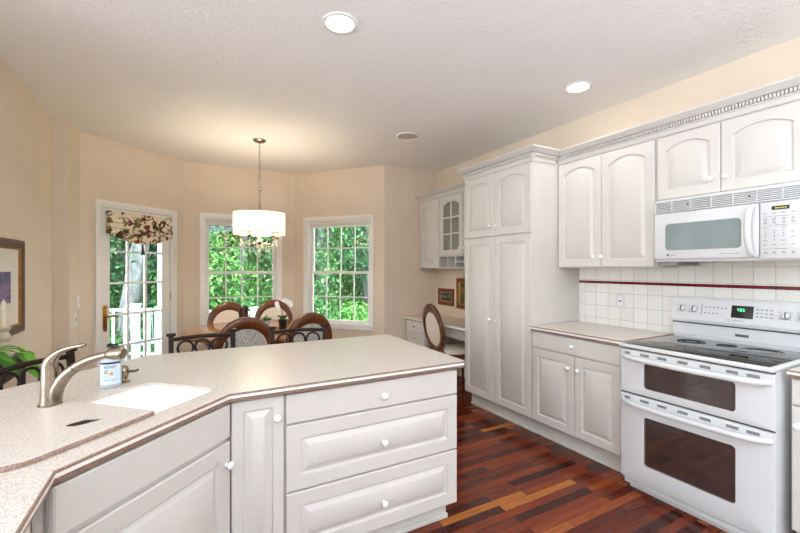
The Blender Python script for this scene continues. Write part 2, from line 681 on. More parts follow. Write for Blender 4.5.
def window(name, a, b, O, outer, mid):
    """double-hung window with a four by two grid in either sash and a raised roller shade"""
    T, L, ang = seg_frame(a, b)
    x0, x1, z0, z1 = O
    root = casing(x0, x1, z0, z1, (O[0] - outer[0] + outer[1] - O[1]) / 2, True).build(name, 'trim', loc=(a[0], a[1], 0), rot=(0, 0, ang))
    struct(root)
    j = MB()
    t = 0.022
    j.box(x0, x0 + t, 0, 0.13, z0, z1)
    j.box(x1 - t, x1, 0, 0.13, z0, z1)
    j.box(x0 + t, x1 - t, 0, 0.13, z1 - t, z1)
    j.box(x0 + t, x1 - t, 0, 0.13, z0, z0 + t)
    j.box(x0 - 0.02, x1 + 0.02, -0.03, 0.02, z0 - 0.005, z0 + 0.016, 0.004)
    j.build('window_frame', 'trim', root)
    ix0, ix1 = x0 + t, x1 - t
    zm = 1.330
    for nm, a0, a1, y0 in (('upper_sash', zm - 0.02, z1 - t, 0.078), ('lower_sash', z0 + t, zm + 0.02, 0.048)):
        s_ = MB()
        st, rb = 0.036, 0.036
        rt = 0.036
        s_.box(ix0, ix0 + st, y0, y0 + 0.028, a0, a1, 0.003, seg=1)
        s_.box(ix1 - st, ix1, y0, y0 + 0.028, a0, a1, 0.003, seg=1)
        s_.box(ix0 + st, ix1 - st, y0, y0 + 0.028, a0, a0 + rb, 0.003, seg=1)
        s_.box(ix0 + st, ix1 - st, y0, y0 + 0.028, a1 - rt, a1, 0.003, seg=1)
        gx0, gx1 = ix0 + st, ix1 - st
        w4 = (gx1 - gx0) / 4
        muntin_grid(s_, gx0, gx1, a0 + rb, a1 - rt, [gx0 + w4 * k for k in (1, 2, 3)], [(a0 + a1) / 2], y0 + 0.006, y0 + 0.022, 0.018)
        so = s_.build(nm, 'trim', root)
        MB().box(gx0 - 0.004, gx1 + 0.004, y0 + 0.0125, y0 + 0.0155, a0 + rb - 0.004, a1 - rt + 0.004).build('pane', 'glass', so, smooth=0)
    lk = MB()
    lk.box((ix0 + ix1) / 2 - 0.03, (ix0 + ix1) / 2 + 0.03, 0.034, 0.05, zm + 0.02, zm + 0.032, 0.004)
    lk.build('sash_lock', 'trim', root)
    bl = MB()
    bl.cyl((x0 + t + 0.004, 0.028, z1 - 0.042), (x1 - t - 0.004, 0.028, z1 - 0.042), 0.019, n=18)
    bl.box(x0 + t + 0.006, x1 - t - 0.006, 0.042, 0.046, z1 - 0.085, z1 - 0.042)
    bl.box(x0 + t + 0.006, x1 - t - 0.006, 0.038, 0.050, z1 - 0.094, z1 - 0.080, 0.003)
    bl.build('roller_shade', 'trim', root)
    return root


window('window_1', B12, B23, W2, (0.182, 1.210), 0.69)
window('window_2', B23, BR, W3, (0.160, 1.222), 0.69)

# glazed door onto the deck
T, L, DANG = seg_frame(BL, B12)
x0, x1, z0, z1 = DOOR
door = struct(casing(x0, x1, 0, z1, 0.044, False).build('door_1', 'trim', loc=(BL[0], BL[1], 0), rot=(0, 0, DANG)))
j = MB()
j.box(x0, x0 + 0.02, 0, 0.13, 0, z1)
j.box(x1 - 0.02, x1, 0, 0.13, 0, z1)
j.box(x0 + 0.02, x1 - 0.02, 0, 0.13, z1 - 0.02, z1)
j.box(x0 + 0.02, x1 - 0.02, 0.0, 0.13, 0.0, 0.02)
j.build('door_frame', 'trim', door)
d = MB()
dx0, dx1, dz0, dz1 = x0 + 0.022, x1 - 0.022, 0.022, z1 - 0.022
gx0, gx1, gz0, gz1 = 0.300, 0.908, 0.21, 1.905
d.box(dx0, gx0, 0.022, 0.066, dz0, dz1, 0.003, seg=1)
d.box(gx1, dx1, 0.022, 0.066, dz0, dz1, 0.003, seg=1)
d.box(gx0, gx1, 0.022, 0.066, dz0, gz0, 0.003, seg=1)
d.box(gx0, gx1, 0.022, 0.066, gz1, dz1, 0.003, seg=1)
w3_ = (gx1 - gx0) / 3
h5 = (gz1 - gz0) / 5
muntin_grid(d, gx0, gx1, gz0, gz1, [gx0 + w3_, gx0 + 2 * w3_], [gz0 + h5 * k for k in (1, 2, 3, 4)], 0.030, 0.058, 0.022)
leaf = d.build('door_leaf', 'trim', door)
MB().box(gx0 - 0.004, gx1 + 0.004, 0.042, 0.046, gz0 - 0.004, gz1 + 0.004).build('pane', 'glass', leaf, smooth=0)
hd = MB()
hd.box(0.228, 0.268, 0.014, 0.024, 0.745, 0.985, 0.008)
hd.ball((0.248, 0.016, 0.985), (0.02, 0.008, 0.02))
hd.ball((0.248, 0.016, 0.745), (0.02, 0.008, 0.02))
hd.cyl((0.248, 0.018, 0.885), (0.248, -0.035, 0.885), 0.010)
hd.tube([(0.244, -0.035, 0.885), (0.28, -0.038, 0.887), (0.32, -0.036, 0.884), (0.35, -0.032, 0.878)], [0.010, 0.009, 0.008, 0.006])
hd.cyl((0.248, 0.016, 0.80), (0.248, 0.006, 0.80), 0.011)
hd.build('door_handle', 'brass', door)
for zz in (0.25, 1.05, 1.80):
    MB().cyl((dx1 + 0.003, 0.012, zz - 0.045), (dx1 + 0.003, 0.012, zz + 0.045), 0.007).build('hinge', 'nickel', door)

# floral roman shade on the door
rs = thing('roman_shade', 'floral print fabric roman shade with a tassel hung across the glazed door', 'window shade', (BL[0], BL[1], 0), DANG)
sx0, sx1 = 0.245, 0.972
mb = MB()
prof = [(-0.004, 1.985), (-0.050, 1.985), (-0.052, 1.93), (-0.056, 1.895), (-0.068, 1.875), (-0.058, 1.862), (-0.062, 1.835), (-0.076, 1.812), (-0.064, 1.800), (-0.066, 1.780), (-0.078, 1.757), (-0.060, 1.748)]
cols = 24
grid = []
for i in range(cols + 1):
    x = lerp(sx0, sx1, i / cols)
    w = math.sin(i * 1.7) * 0.003
    grid.append([Vector((x, y + w, z)) for y, z in prof])
R = [[mb.bm.verts.new(p) for p in g] for g in grid]
for a, b in zip(R[:-1], R[1:]):
    for k in range(len(prof) - 1):
        mb.bm.faces.new((a[k], b[k], b[k + 1], a[k + 1]))
for g in (grid[0], grid[-1]):       # side returns
    mb.face([Vector((g[0].x, 0.0, g[0].z))] + g[1:] + [Vector((g[0].x, 0.0, g[-1].z))])
mb.build('shade_fabric', 'floral', rs)
mb = MB()
ap = []
for i in range(cols + 1):
    t_ = i / cols
    x = lerp(sx0 + 0.004, sx1 - 0.004, t_)
    drop = 0.095 * math.sin(PI * t_) ** 0.8 if 0 < t_ < 1 else 0.0
    ap.append([Vector((x, -0.056, 1.78)), Vector((x, -0.062, 1.75 - drop * 0.5)), Vector((x, -0.060, 1.748 - drop)), Vector((x, -0.056, 1.748 - drop)), Vector((x, -0.054, 1.78))])
mb.rings(ap, closed_ring=True)
mb.build('shade_apron', 'floral', rs)
ts = MB()
ts.lathe([(0.003, 0.03), (0.012, 0.024), (0.014, 0.012), (0.008, 0.002), (0.012, -0.004), (0.017, -0.05), (0.020, -0.085), (0.016, -0.088)], 14)
ts.build('tassel', 'black', rs, (0.600, -0.062, 1.622))

# ------------------------------------------------------------------ cabinetry
_k = MB()
_k.lathe([(0.009, 0), (0.007, 0.004), (0.0065, 0.010), (0.011, 0.014), (0.0155, 0.019), (0.0165, 0.024), (0.014, 0.029), (0.008, 0.032), (0.001, 0.033)], 18)
KNOB = _k.mesh('knob', 'knob')
_k = MB()
_k.lathe([(0.006, 0), (0.005, 0.008), (0.010, 0.012), (0.011, 0.018), (0.006, 0.021), (0.001, 0.0215)], 14)
KNOBS = _k.mesh('small_knob', 'nickel')


def knob(parent, x, z, me=None, y=-0.02, wh=False):
    return place('knob', me or KNOB, parent, (x, y, z), (PI / 2, 0, 0))


def arch_outline(x0, x1, z0, z1, rise, d, n):
    """bottom left, then up and across the top (arched), n points across; every loop keeps the same count"""
    a0, a1, b0 = x0 + d, x1 - d, z0 + d
    pts = [Vector((lerp(a0, a1, i / n), 0, b0)) for i in range(n + 1)]
    for i in range(n + 1):
        t = 1 - i / n
        z = z1 - d
        if rise:
            z -= rise * (2 * t - 1) ** 2
        pts.append(Vector((lerp(a0, a1, t), 0, z)))
    return pts


def panel(w, h, m=0.055, rise=0.0, flat=False, t=0.02, mtop=None):
    """door or drawer front: x 0..w, z 0..h, face at y=-t"""
    mb = MB()
    n = 14 if rise else 3

    def outer(d, y):
        o = arch_outline(0, w, 0, h, 0, d, n)
        return [Vector((p.x, y, p.z)) for p in o]

    loops = [outer(0, 0), outer(0, -t + 0.004), outer(0.004, -t)]
    if not flat:
        mt = m if mtop is None else mtop

        def inner(d, y):
            o = arch_outline(m, w - m, m, h - mt, rise, d, n)
            return [Vector((p.x, y, p.z)) for p in o]
        loops += [inner(0, -t), inner(0.003, -t + 0.010), inner(0.010, -t + 0.011), inner(0.034, -t + 0.001), inner(0.036, -t + 0.0)]
    mb.rings(loops)
    return mb


def glass_front(w, h, m, rise, grid, t=0.02):
    """framed glass door with an arched head; grid = (columns, rows)"""
    mb = MB()
    n = 14

    def o(d, y):
        return [Vector((p.x, y, p.z)) for p in arch_outline(0, w, 0, h, 0, d, n)]

    def i_(d, y):
        return [Vector((p.x, y, p.z)) for p in arch_outline(m, w - m, m, h - m, rise, d, n)]
    mb.rings([o(0, 0), o(0, -t + 0.003), o(0.003, -t), i_(0, -t), i_(0.004, -t + 0.004), i_(0.004, 0)], loop=True)
    for k in range(1, grid[0]):
        x = lerp(m, w - m, k / grid[0])
        mb.box(x - 0.009, x + 0.009, -t + 0.003, -0.003, m, h - m - rise * 0.0 - 0.002)
    for k in range(1, grid[1]):
        z = lerp(m, h - m, k / grid[1])
        mb.box(m, w - m, -t + 0.0035, -0.0035, z - 0.009, z + 0.009)
    return mb


def front(parent, kind, x0, x1, z0, z1, kn=None, name=None, small=False, **kw):
    nm = name or kind
    mb = panel(x1 - x0, z1 - z0, **kw)
    o = mb.build(nm, 'cab', parent, (x0, 0, z0), smooth=30)
    for k in ([kn] if kn and not isinstance(kn, list) else (kn or [])):
        knob(o, k[0] - x0, k[1] - z0, KNOBS if small else KNOB)
    return o


R90 = -PI / 2
# tall pantry cabinet
pan = thing('pantry_cabinet', 'tall white pantry cabinet with two pairs of doors between desk nook and counter', 'cabinet', (2.57, 3.267, 0), R90)
PW = 3.267 - 2.380
MB().box(0, PW, 0, RX - 2.57 - 0.002, 0.135, 2.30, 0.001).build('body', 'cab', pan)
tk = MB()
tk.box(0.02, PW, 0.06, 0.5, 0, 0.137)
tk.box(0.02, PW, 0.046, 0.061, 0, 0.022, 0.005)
tk.build('toe_kick', 'cab', pan)
PS = 3.267 - 2.826
front(pan, 'door', 0.004, PS - 0.002, 0.142, 1.678, (PS - 0.05, 0.905), m=0.06)
front(pan, 'door', PS + 0.002, PW - 0.006, 0.142, 1.678, (PS + 0.042, 0.905), m=0.06)
front(pan, 'door', 0.004, PS - 0.002, 1.688, 2.272, (PS - 0.05, 1.775), m=0.06, rise=0.045)
front(pan, 'door', PS + 0.002, PW - 0.006, 1.688, 2.272, (PS + 0.042, 1.775), m=0.06, rise=0.045)


def crown_profile(z0, hgt, out):
    return [(0, z0), (0.008, z0), (0.012, z0 + 0.010), (0.014, z0 + hgt * 0.28), (0.022, z0 + hgt * 0.31), (0.022, z0 + hgt * 0.36), (0.013, z0 + hgt * 0.38), (0.013, z0 + hgt * 0.60), (0.036, z0 + hgt * 0.64),
            (out * 0.62, z0 + hgt * 0.70), (out * 0.85, z0 + hgt * 0.84), (out, z0 + hgt * 0.90), (out, z0 + hgt), (0, z0 + hgt)]


def crown(name, mat, parent, path, z0, hgt, out):
    return MB().sweep(path, crown_profile(z0, hgt, out)).build(name, mat, parent, smooth=25)


def dentil(parent, segs, z0, z1, depth, pitch=0.0170, wid=0.0098):
    for (ax, ay), (bx, by) in segs:
        mb = MB()
        L = math.hypot(bx - ax, by - ay)
        T = Matrix.Translation((ax, ay, 0)) @ Matrix.Rotation(math.atan2(by - ay, bx - ax), 4, 'Z')
        for i in range(int(L / pitch)):
            mb.box(i * pitch + 0.004, i * pitch + 0.004 + wid, 0.0, depth, z0, z1, T=T)
        mb.build('dentil_strip', 'cab', parent, smooth=0)


# crown on the pantry (local frame of the pantry; its path runs so that the room lies on the left)
yb = RX - 2.57 - 0.003
cp = [(PW, 0.262), (PW, -0.004), (0.0, -0.004), (0.0, 0.215)]
cr = crown('crown_molding', 'cab', pan, cp, 2.278, 0.112, 0.072)
dentil(cr, [((PW + 0.0, 0.255), (PW + 0.0, 0.0)), ((PW, -0.004), (0, -0.004))], 2.3215, 2.344, 0.031)

# base cabinet left of the range
bc = thing('base_cabinet', 'white base cabinet with one wide drawer over two doors, between pantry and range', 'cabinet', (2.57, 2.376, 0), R90)
BW = 2.376 - 1.607
MB().box(0, BW, 0, RX - 2.573, 0.135, 0.876, 0.001).build('body', 'cab', bc)
tk = MB()
tk.box(0, BW, 0.06, 0.5, 0, 0.137)
tk.box(0, BW, 0.046, 0.061, 0, 0.022, 0.005)
tk.build('toe_kick', 'cab', bc)
front(bc, 'drawer', 0.006, BW - 0.004, 0.742, 0.868, (BW / 2 + 0.01, 0.803), flat=True)
front(bc, 'door', 0.006, BW / 2 + 0.020, 0.142, 0.732, (BW / 2 - 0.022, 0.640), m=0.058)
front(bc, 'door', BW / 2 + 0.026, BW - 0.004, 0.142, 0.732, (BW / 2 + 0.062, 0.640), m=0.058)


def counter_edge_prof():
    pass


def slab(name, label, poly, top, th=0.036, hole=None):
    """layered counter: speckled top and bottom bands with a paler inset stripe on the exposed edge"""
    root = thing(name, label, 'countertop', (0, 0, 0))

    def ins(p, d):
        k = len(p)
        out = []
        for i in range(k):
            a, b, c_ = Vector(p[i - 1]), Vector(p[i]), Vector(p[(i + 1) % k])
            d1, d2 = (b - a).normalized(), (c_ - b).normalized()
            n1, n2 = Vector((-d1.y, d1.x)), Vector((-d2.y, d2.x))
            mm = n1 + n2
            mm = mm / max(0.25, mm.dot(n1))
            out.append((b.x + mm.x * d, b.y + mm.y * d))
        return out
    z = top
    mb = MB()
    rings = [[Vector((x, y, zz)) for x, y in ins(poly, dd)] for dd, zz in ((0.0045, z - 0.013), (0.0045, z - 0.001), (0.006, z))]
    if hole:
        _slab_hole(mb, rings, hole)
    else:
        mb.rings(rings)
    mb.build('counter_top', 'counter', root, smooth=30)
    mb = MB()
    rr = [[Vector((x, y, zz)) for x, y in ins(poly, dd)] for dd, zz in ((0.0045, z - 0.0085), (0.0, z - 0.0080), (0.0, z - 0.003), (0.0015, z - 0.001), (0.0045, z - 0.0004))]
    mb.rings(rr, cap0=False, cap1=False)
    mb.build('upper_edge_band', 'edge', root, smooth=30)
    mb = MB()
    rr = [[Vector((x, y, zz)) for x, y in ins(poly, dd)] for dd, zz in ((0.006, z - 0.022), (0.002, z - 0.0205), (0.002, z - 0.0095), (0.006, z - 0.008))]
    if hole:
        _slab_hole(mb, rr, hole)
    else:
        mb.rings(rr)
    mb.build('pale_edge_stripe', 'solid', root, smooth=30)
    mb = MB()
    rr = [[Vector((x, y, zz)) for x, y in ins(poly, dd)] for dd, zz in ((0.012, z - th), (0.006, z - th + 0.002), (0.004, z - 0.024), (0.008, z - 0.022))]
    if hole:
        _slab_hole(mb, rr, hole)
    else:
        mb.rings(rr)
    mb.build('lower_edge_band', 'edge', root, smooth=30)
    return root


def _slab_hole(mb, rings, hole):
    """stacked outer rings plus a cut-out with straight sides"""
    R = [[mb.bm.verts.new(p) for p in r] for r in rings]
    n = len(R[0])
    for a, b in zip(R[:-1], R[1:]):
        for i in range(n):
            mb.bm.faces.new((a[i], a[(i + 1) % n], b[(i + 1) % n], b[i]))
    hz0, hz1 = rings[0][0].z, rings[-1][0].z
    hb = [mb.bm.verts.new((x, y, hz0)) for x, y in hole]
    ht = [mb.bm.verts.new((x, y, hz1)) for x, y in hole]
    k = len(hole)
    for i in range(k):
        mb.bm.faces.new((hb[i], ht[i], ht[(i + 1) % k], hb[(i + 1) % k]))
    for outer, inner in ((R[0], hb), (R[-1], ht)):
        es = []
        for loop in (outer, inner):
            for i in range(len(loop)):
                a, b = loop[i], loop[(i + 1) % len(loop)]
                e = mb.bm.edges.get((a, b)) or mb.bm.edges.new((a, b))
                es.append(e)
        bmesh.ops.triangle_fill(mb.bm, use_beauty=True, use_dissolve=False, edges=es)


slab('countertop', 'speckled beige counter section between pantry and range', [(2.525, 1.582), (3.157, 1.582), (3.157, 2.377), (2.525, 2.377)], 0.912)
slab('countertop', 'short speckled counter piece right of the range', [(2.525, 0.10), (3.157, 0.10), (3.157, 0.782), (2.525, 0.782)], 0.905)
rb = thing('base_cabinet', 'white base cabinet at the right picture edge beyond the range', 'cabinet', (2.57, 0.776, 0), R90)
MB().box(0, 0.66, 0, RX - 2.573, 0.135, 0.869, 0.001).build('body', 'cab', rb)
MB().box(0, 0.66, 0.06, 0.5, 0, 0.137).build('toe_kick', 'cab', rb)
front(rb, 'drawer', 0.006, 0.65, 0.742, 0.862, (0.33, 0.80), flat=True)
front(rb, 'door', 0.006, 0.322, 0.142, 0.732, (0.03, 0.645), m=0.058)
front(rb, 'door', 0.328, 0.65, 0.142, 0.732, (0.62, 0.645), m=0.058)

# wall cabinets
UX = 2.885
up = thing('wall_cabinet', 'white two-door arched wall cabinet between pantry and microwave', 'cabinet', (UX, 2.376, 0), R90)
UW = 2.376 - 1.566
MB().box(0, UW, 0, RX - UX - 0.002, 1.392, 2.30, 0.001).build('body', 'cab', up)
front(up, 'door', 0.006, UW / 2 - 0.002, 1.398, 2.272, (UW / 2 - 0.052, 1.475), m=0.055, rise=0.047)
front(up, 'door', UW / 2 + 0.002, UW - 0.006, 1.398, 2.272, (UW / 2 - 0.014 + 0.03, 1.475), m=0.055, rise=0.047)
uo = thing('wall_cabinet', 'short white two-door wall cabinet above the microwave', 'cabinet', (UX, 1.562, 0), R90)
OW = 1.562 - 0.795
MB().box(0, OW, 0, RX - UX - 0.002, 1.838, 2.30, 0.001).build('body', 'cab', uo)
front(uo, 'door', 0.008, 0.374, 1.850, 2.272, (0.329, 1.937), m=0.055, rise=0.042)
front(uo, 'door', 0.378, OW - 0.006, 1.850, 2.272, (0.405, 1.937), m=0.055, rise=0.042)
cm = thing('crown_molding', 'white crown molding with small dentil blocks above the microwave-side wall cabinets', 'molding', (UX, 2.308, 0), R90)
crown('molding_strip', 'cab', cm, [(2.10, -0.004), (-0.069, -0.004)], 2.282, 0.108, 0.072)
dentil(cm, [((2.10, -0.004), (0.0, -0.004))], 2.3245, 2.346, 0.031)

# backsplash
bs = MB().box(RX - 0.008, RX - 0.0005, -0.6, 2.379, 0.86, 1.46).build('backsplash', 'tile', smooth=0)
struct(bs)
bs.location = (0, -0.0575, -0.008)
for v in bs.data.vertices:
    v.co.y += 0.0575
    v.co.z += 0.008
ln = MB()
yy = 2.375
while yy > -0.55:
    ln.box(RX - 0.0135, RX - 0.006, yy - 0.2145, yy, 1.258, 1.279, 0.002, seg=1)
    yy -= 0.216
o = ln.build('tile_liner', 'liner', bs, (0, 0.0575, 0.008))

# ------------------------------------------------------------------ microwave over the range
mw = thing('microwave', 'white over-the-range microwave with grey window and keypad', 'microwave', (2.79, 1.5205, 0), R90)
MWW = 0.757
MB().box(0, MWW, 0.0, RX - 2.79 - 0.01, 1.428, 1.834, 0.004).build('body', 'app', mw)
g = MB()
g.box(0.002, MWW - 0.002, -0.02, 0.0, 1.812, 1.832, 0.003)
g.box(0.002, MWW - 0.002, -0.02, 0.0, 1.747, 1.755, 0.003)
g.box(0.0, 0.012, -0.02, 0.0, 1.747, 1.832, 0.003)
for k in range(5):
    z = 1.760 + k * 0.0105
    g.box(0.012, MWW - 0.012, -0.019, -0.003, z, z + 0.0062, 0.0015, seg=1)
for k in range(1, 7):
    x = k * MWW / 7
    g.box(x - 0.003, x + 0.003, -0.0185, -0.002, 1.753, 1.814)
grl = g.build('vent_grille', 'app', mw)
MB().box(0.012, MWW - 0.012, -0.004, -0.001, 1.754, 1.813).build('grille_shade_sheet', 'grillegrey', grl)  # darker sheet paints the shade between the grille slats
for x in (0.20, 0.51):
    MB().cyl((x, -0.018, 1.787), (x, -0.0225, 1.787), 0.005, n=10).build('screw', 'slot', grl)
DWD = 0.553
dm = MB().box(0.002, DWD - 0.002, -0.022, 0.0, 1.446, 1.742, 0.006).build('door', 'app', mw)
# rounded window


def rrect(x0, x1, z0, z1, r, n=5):
    pts = []
    for cx_, cz_, a in ((x1 - r, z0 + r, -PI / 2), (x1 - r, z1 - r, 0), (x0 + r, z1 - r, PI / 2), (x0 + r, z0 + r, PI)):
        for i in range(n + 1):
            b = a + PI / 2 * i / n
            pts.append((cx_ + r * math.cos(b), cz_ + r * math.sin(b)))
    return pts


def plate(pts, y0, y1):
    return MB().rings([[Vector((x, y, z)) for x, z in pts] for y in (y0, y1)])


plate(rrect(0.072, 0.474, 1.502, 1.672, 0.022), -0.0235, -0.02).build('door_window', 'mwglass', dm)
hp = [(0.528, -0.02, 1.458), (0.524, -0.040, 1.468), (0.519, -0.055, 1.50), (0.515, -0.062, 1.56), (0.515, -0.063, 1.62), (0.519, -0.058, 1.69), (0.524, -0.042, 1.72), (0.528, -0.02, 1.732)]
MB().tube(hp, [0.012, 0.014, 0.0155, 0.016, 0.016, 0.0155, 0.014, 0.012], 14, flat=0.75, up=(0, -1, 0)).build('handle', 'app', dm)
lg = MB()
lg.lathe([(0.0075, 0), (0.0075, 0.0012)], 18, Matrix.Translation((0.088, -0.0222, 1.472)) @ Matrix.Rotation(PI / 2, 4, 'X'))
lg.build('round_logo_badge', 'print', dm)
mk = MB()
for k in range(3):
    mk.box(0.103 + k * 0.011, 0.110 + k * 0.011, -0.0228, -0.0215, 1.469, 1.474)
mk.build('brand_lettering', 'print', dm)
mk = MB()
for k in range(9):
    mk.box(0.375 + k * 0.0105, 0.382 + k * 0.0105, -0.0228, -0.0215, 1.4705, 1.4735)
mk.build('model_lettering', 'print', dm)
cpnl = MB().box(DWD + 0.002, MWW - 0.002, -0.020, 0.0, 1.436, 1.742, 0.005).build('control_panel', 'app', mw)
MB().box(DWD + 0.052, DWD + 0.124, -0.0215, -0.019, 1.697, 1.717, 0.001).build('display_window', 'black', cpnl)
db = MB()
for k in range(5):
    db.box(DWD + 0.066 + k * 0.010, DWD + 0.073 + k * 0.010, -0.0222, -0.021, 1.704, 1.709)
db.build('lit_digits', 'amber', cpnl)
mk = MB()
random.seed(3)


def dash_row(mb, xs, z, w=0.013, hgt=0.0026, y=-0.0207):
    for x in xs:
        mb.box(x - w / 2, x + w / 2, y, y + 0.0012, z - hgt / 2, z + hgt / 2)


P0 = DWD + 0.025
colsx = [P0 + k * 0.0375 for k in range(5)]
for z in (1.680, 1.6485, 1.6305, 1.512, 1.470):
    mk = MB()
    xs_ = colsx if z > 1.6 else colsx[:4]
    for dz_ in ((0,) if z > 1.67 or z == 1.512 else (-0.0035, 0.0035)):
        dash_row(mk, [x + random.uniform(-0.002, 0.002) for x in xs_], z + dz_, 0.014)
    mk.build('key_legend_row', 'print', cpnl)
for z in (1.663, 1.616, 1.490):
    mk = MB()
    dash_row(mk, [P0 + 0.065], z, 0.055, 0.0022)
    mk.box(P0 - 0.01, P0 + 0.03, -0.0205, -0.0197, z - 0.0005, z + 0.0005)
    mk.box(P0 + 0.10, P0 + 0.16, -0.0205, -0.0197, z - 0.0005, z + 0.0005)
    mk.build('panel_divider_line', 'print', cpnl)
for xs_, z in (((0, 2, 4), 1.604), ((3, 4), 1.578), ((3, 4), 1.552), ((0, 2), 1.534)):
    mk = MB()
    dash_row(mk, [colsx[i] for i in xs_], z, 0.017)
    mk.build('key_legend_row', 'print', cpnl)
for r_, rowtxt in enumerate(('123', '456', '789')):
    for c_, ch in enumerate(rowtxt):
        text(ch, 0.013, 'keypad_numeral', 'print', cpnl, (colsx[c_], -0.0204, 1.588 - r_ * 0.0155), (PI / 2, 0, 0))
text('0', 0.013, 'keypad_numeral', 'print', cpnl, (colsx[1], -0.0204, 1.540), (PI / 2, 0, 0))
MB().box(0.010, 0.12, 0.02, 0.30, 1.404, 1.429, 0.003).build('underside_housing', 'appgrey', mw)

# ------------------------------------------------------------------ double-oven range
rg = thing('range', 'white double-oven electric range with black glass cooktop', 'range', (2.49, 1.5615, 0), R90)
RW = 0.757
b = MB()
b.box(0.004, RW - 0.004, 0.0, 0.63, 0.06, 0.895, 0.002)
b.build('body', 'app', rg)
kp = MB()
kp.box(0.012, RW - 0.012, 0.0, 0.02, 0.030, 0.066, 0.004)
kp.box(0.03, RW - 0.03, 0.03, 0.6, 0.0, 0.06)
kp.build('kick_panel', 'app', rg)
ct = MB()
ct.box(-0.002, RW + 0.002, -0.040, 0.60, 0.890, 0.911, 0.007, seg=3)
ctp = ct.build('cooktop_frame', 'app', rg)
MB().box(0.022, RW - 0.022, -0.012, 0.566, 0.909, 0.9145, 0.002).build('cooktop_glass', 'blackgloss', ctp)
for cx_, cy_, r_ in ((0.20, 0.13, 0.105), (0.56, 0.13, 0.085), (0.20, 0.41, 0.075), (0.56, 0.41, 0.095), (0.38, 0.44, 0.05)):
    bn = MB()
    for rr in (r_, r_ * 0.68):
        bn.tube(circle(rr, 36, 0.9146, (cx_, cy_)), 0.0006, 4, loop=True)
    bn.build('burner_marking', 'slot', ctp)


def oven_door(z0, z1, wz0, wz1, kind):
    """door slab built round its window opening, smoked pane, rack seen through it, vent slots and bowed handle"""
    d = MB()
    y0 = -0.022
    wx0, wx1 = 0.146, 0.604
    n = 5
    win = rrect(wx0, wx1, wz0, wz1, 0.018, n)
    per = []
    for (x, z) in win:      # matching points on the outer edge
        cx_, cz_ = (wx0 + wx1) / 2, (wz0 + wz1) / 2
        per.append((0.0 if x < wx0 + 0.0181 else RW if x > wx1 - 0.0181 else x, z0 if z < wz0 + 0.0181 else z1 if z > wz1 - 0.0181 else z))

    def lp(p, y, ox=0.0):
        return [Vector((min(max(x, ox), RW - ox), y, min(max(z, z0 + ox), z1 - ox))) for x, z in p]
    d.rings([lp(per, 0.0), lp(per, y0 + 0.006), lp(per, y0 + 0.002, 0.002), lp(per, y0, 0.006), [Vector((x, y0, z)) for x, z in win], [Vector((x, 0.0, z)) for x, z in win]], loop=True)
    do = d.build(kind + '_oven_door', 'app', rg, smooth=30)
    plate(rrect(wx0 - 0.001, wx1 + 0.001, wz0 - 0.001, wz1 + 0.001, 0.018, n), y0 + 0.004, y0 + 0.007).build('oven_window', 'ovenglass', do)
    cav = MB()
    cav.box(wx0, wx1, -0.0012, -0.0004, wz0, wz1)
    cav.build('oven_interior', 'ovenin', do)
    rk = MB()
    for k in range(2):
        zz = lerp(wz0, wz1, 0.40 + 0.22 * k)
        rk.cyl((wx0 + 0.004, -0.0035, zz - 0.008), (wx1 - 0.004, -0.0035, zz + 0.014), 0.0012, n=6)
        rk.cyl((wx0 + 0.004, -0.0035, zz - 0.02), (wx1 - 0.1, -0.0035, zz + 0.03), 0.0009, n=6)
    rk.build('oven_rack', 'appgrey', do)
    for x in (0.045, 0.15, 0.25, 0.36, 0.47, 0.59, 0.675):
        vs = MB()
        ww = 0.018 if x < 0.05 else 0.026
        for q in range(3):
            vs.box(x - ww, x + ww, y0 - 0.001, y0 + 0.004, z1 - 0.020 - q * 0.0055, z1 - 0.0165 - q * 0.0055)
        vs.build('vent_slot', 'slot', do)
    zb = z1 - 0.043
    pts, rad = [], []
    for i in range(15):
        t = i / 14
        e = min(t, 1 - t)
        yy_ = y0 - 0.046 * min(1, (e / 0.10)) ** 0.6 - 0.010 * math.sin(PI * t)
        pts.append((lerp(0.014, RW - 0.014, t), yy_ + 0.004, zb - 0.006 * math.sin(PI * t)))
        rad.append(0.0135)
    MB().tube(pts, rad, 12, flat=1.15).build('handle', 'app', do)
    return do


oven_door(0.610, 0.880, 0.655, 0.806, 'upper')
oven_door(0.074, 0.600, 0.186, 0.482, 'lower')
gp = MB()
gp.box(0.004, RW - 0.004, -0.006, 0.002, 0.878, 0.892)
gp.box(0.004, RW - 0.004, -0.006, 0.002, 0.599, 0.611)
gp.build('shadow_gap_strip', 'slot', rg)

bg = MB()
side = [(0.600, 0.905), (0.585, 0.935), (0.585, 1.012), (0.566, 1.022), (0.560, 1.040), (0.590, 1.175), (0.604, 1.190), (0.640, 1.190), (0.655, 1.17), (0.655, 0.905)]
bg.rings([[Vector((x, y, z)) for y, z in side] for x in (0.004, 0.010, RW - 0.010, RW - 0.004)])
bgo = bg.build('backguard', 'app', rg, smooth=25)
MB().box(0.006, RW - 0.006, 0.578, 0.60, 1.010, 1.016).build('shadow_line', 'slot', bgo)
# control face tilts back: map (x, up) onto it
ta = math.atan2(0.030, 0.135)
TF = Matrix.Translation((0, 0.560, 1.040)) @ Matrix.Rotation(-ta, 4, 'X')


def kn_mesh():
    k = MB()
    Tk = Matrix.Rotation(PI / 2, 4, 'X')
    k.lathe([(0.022, 0), (0.022, 0.006), (0.019, 0.010), (0.018, 0.02), (0.015, 0.022)], 20, Tk)
    k.box(-0.005, 0.005, -0.034, -0.018, -0.019, 0.019, 0.003)
    return k.mesh('control_knob', 'app')


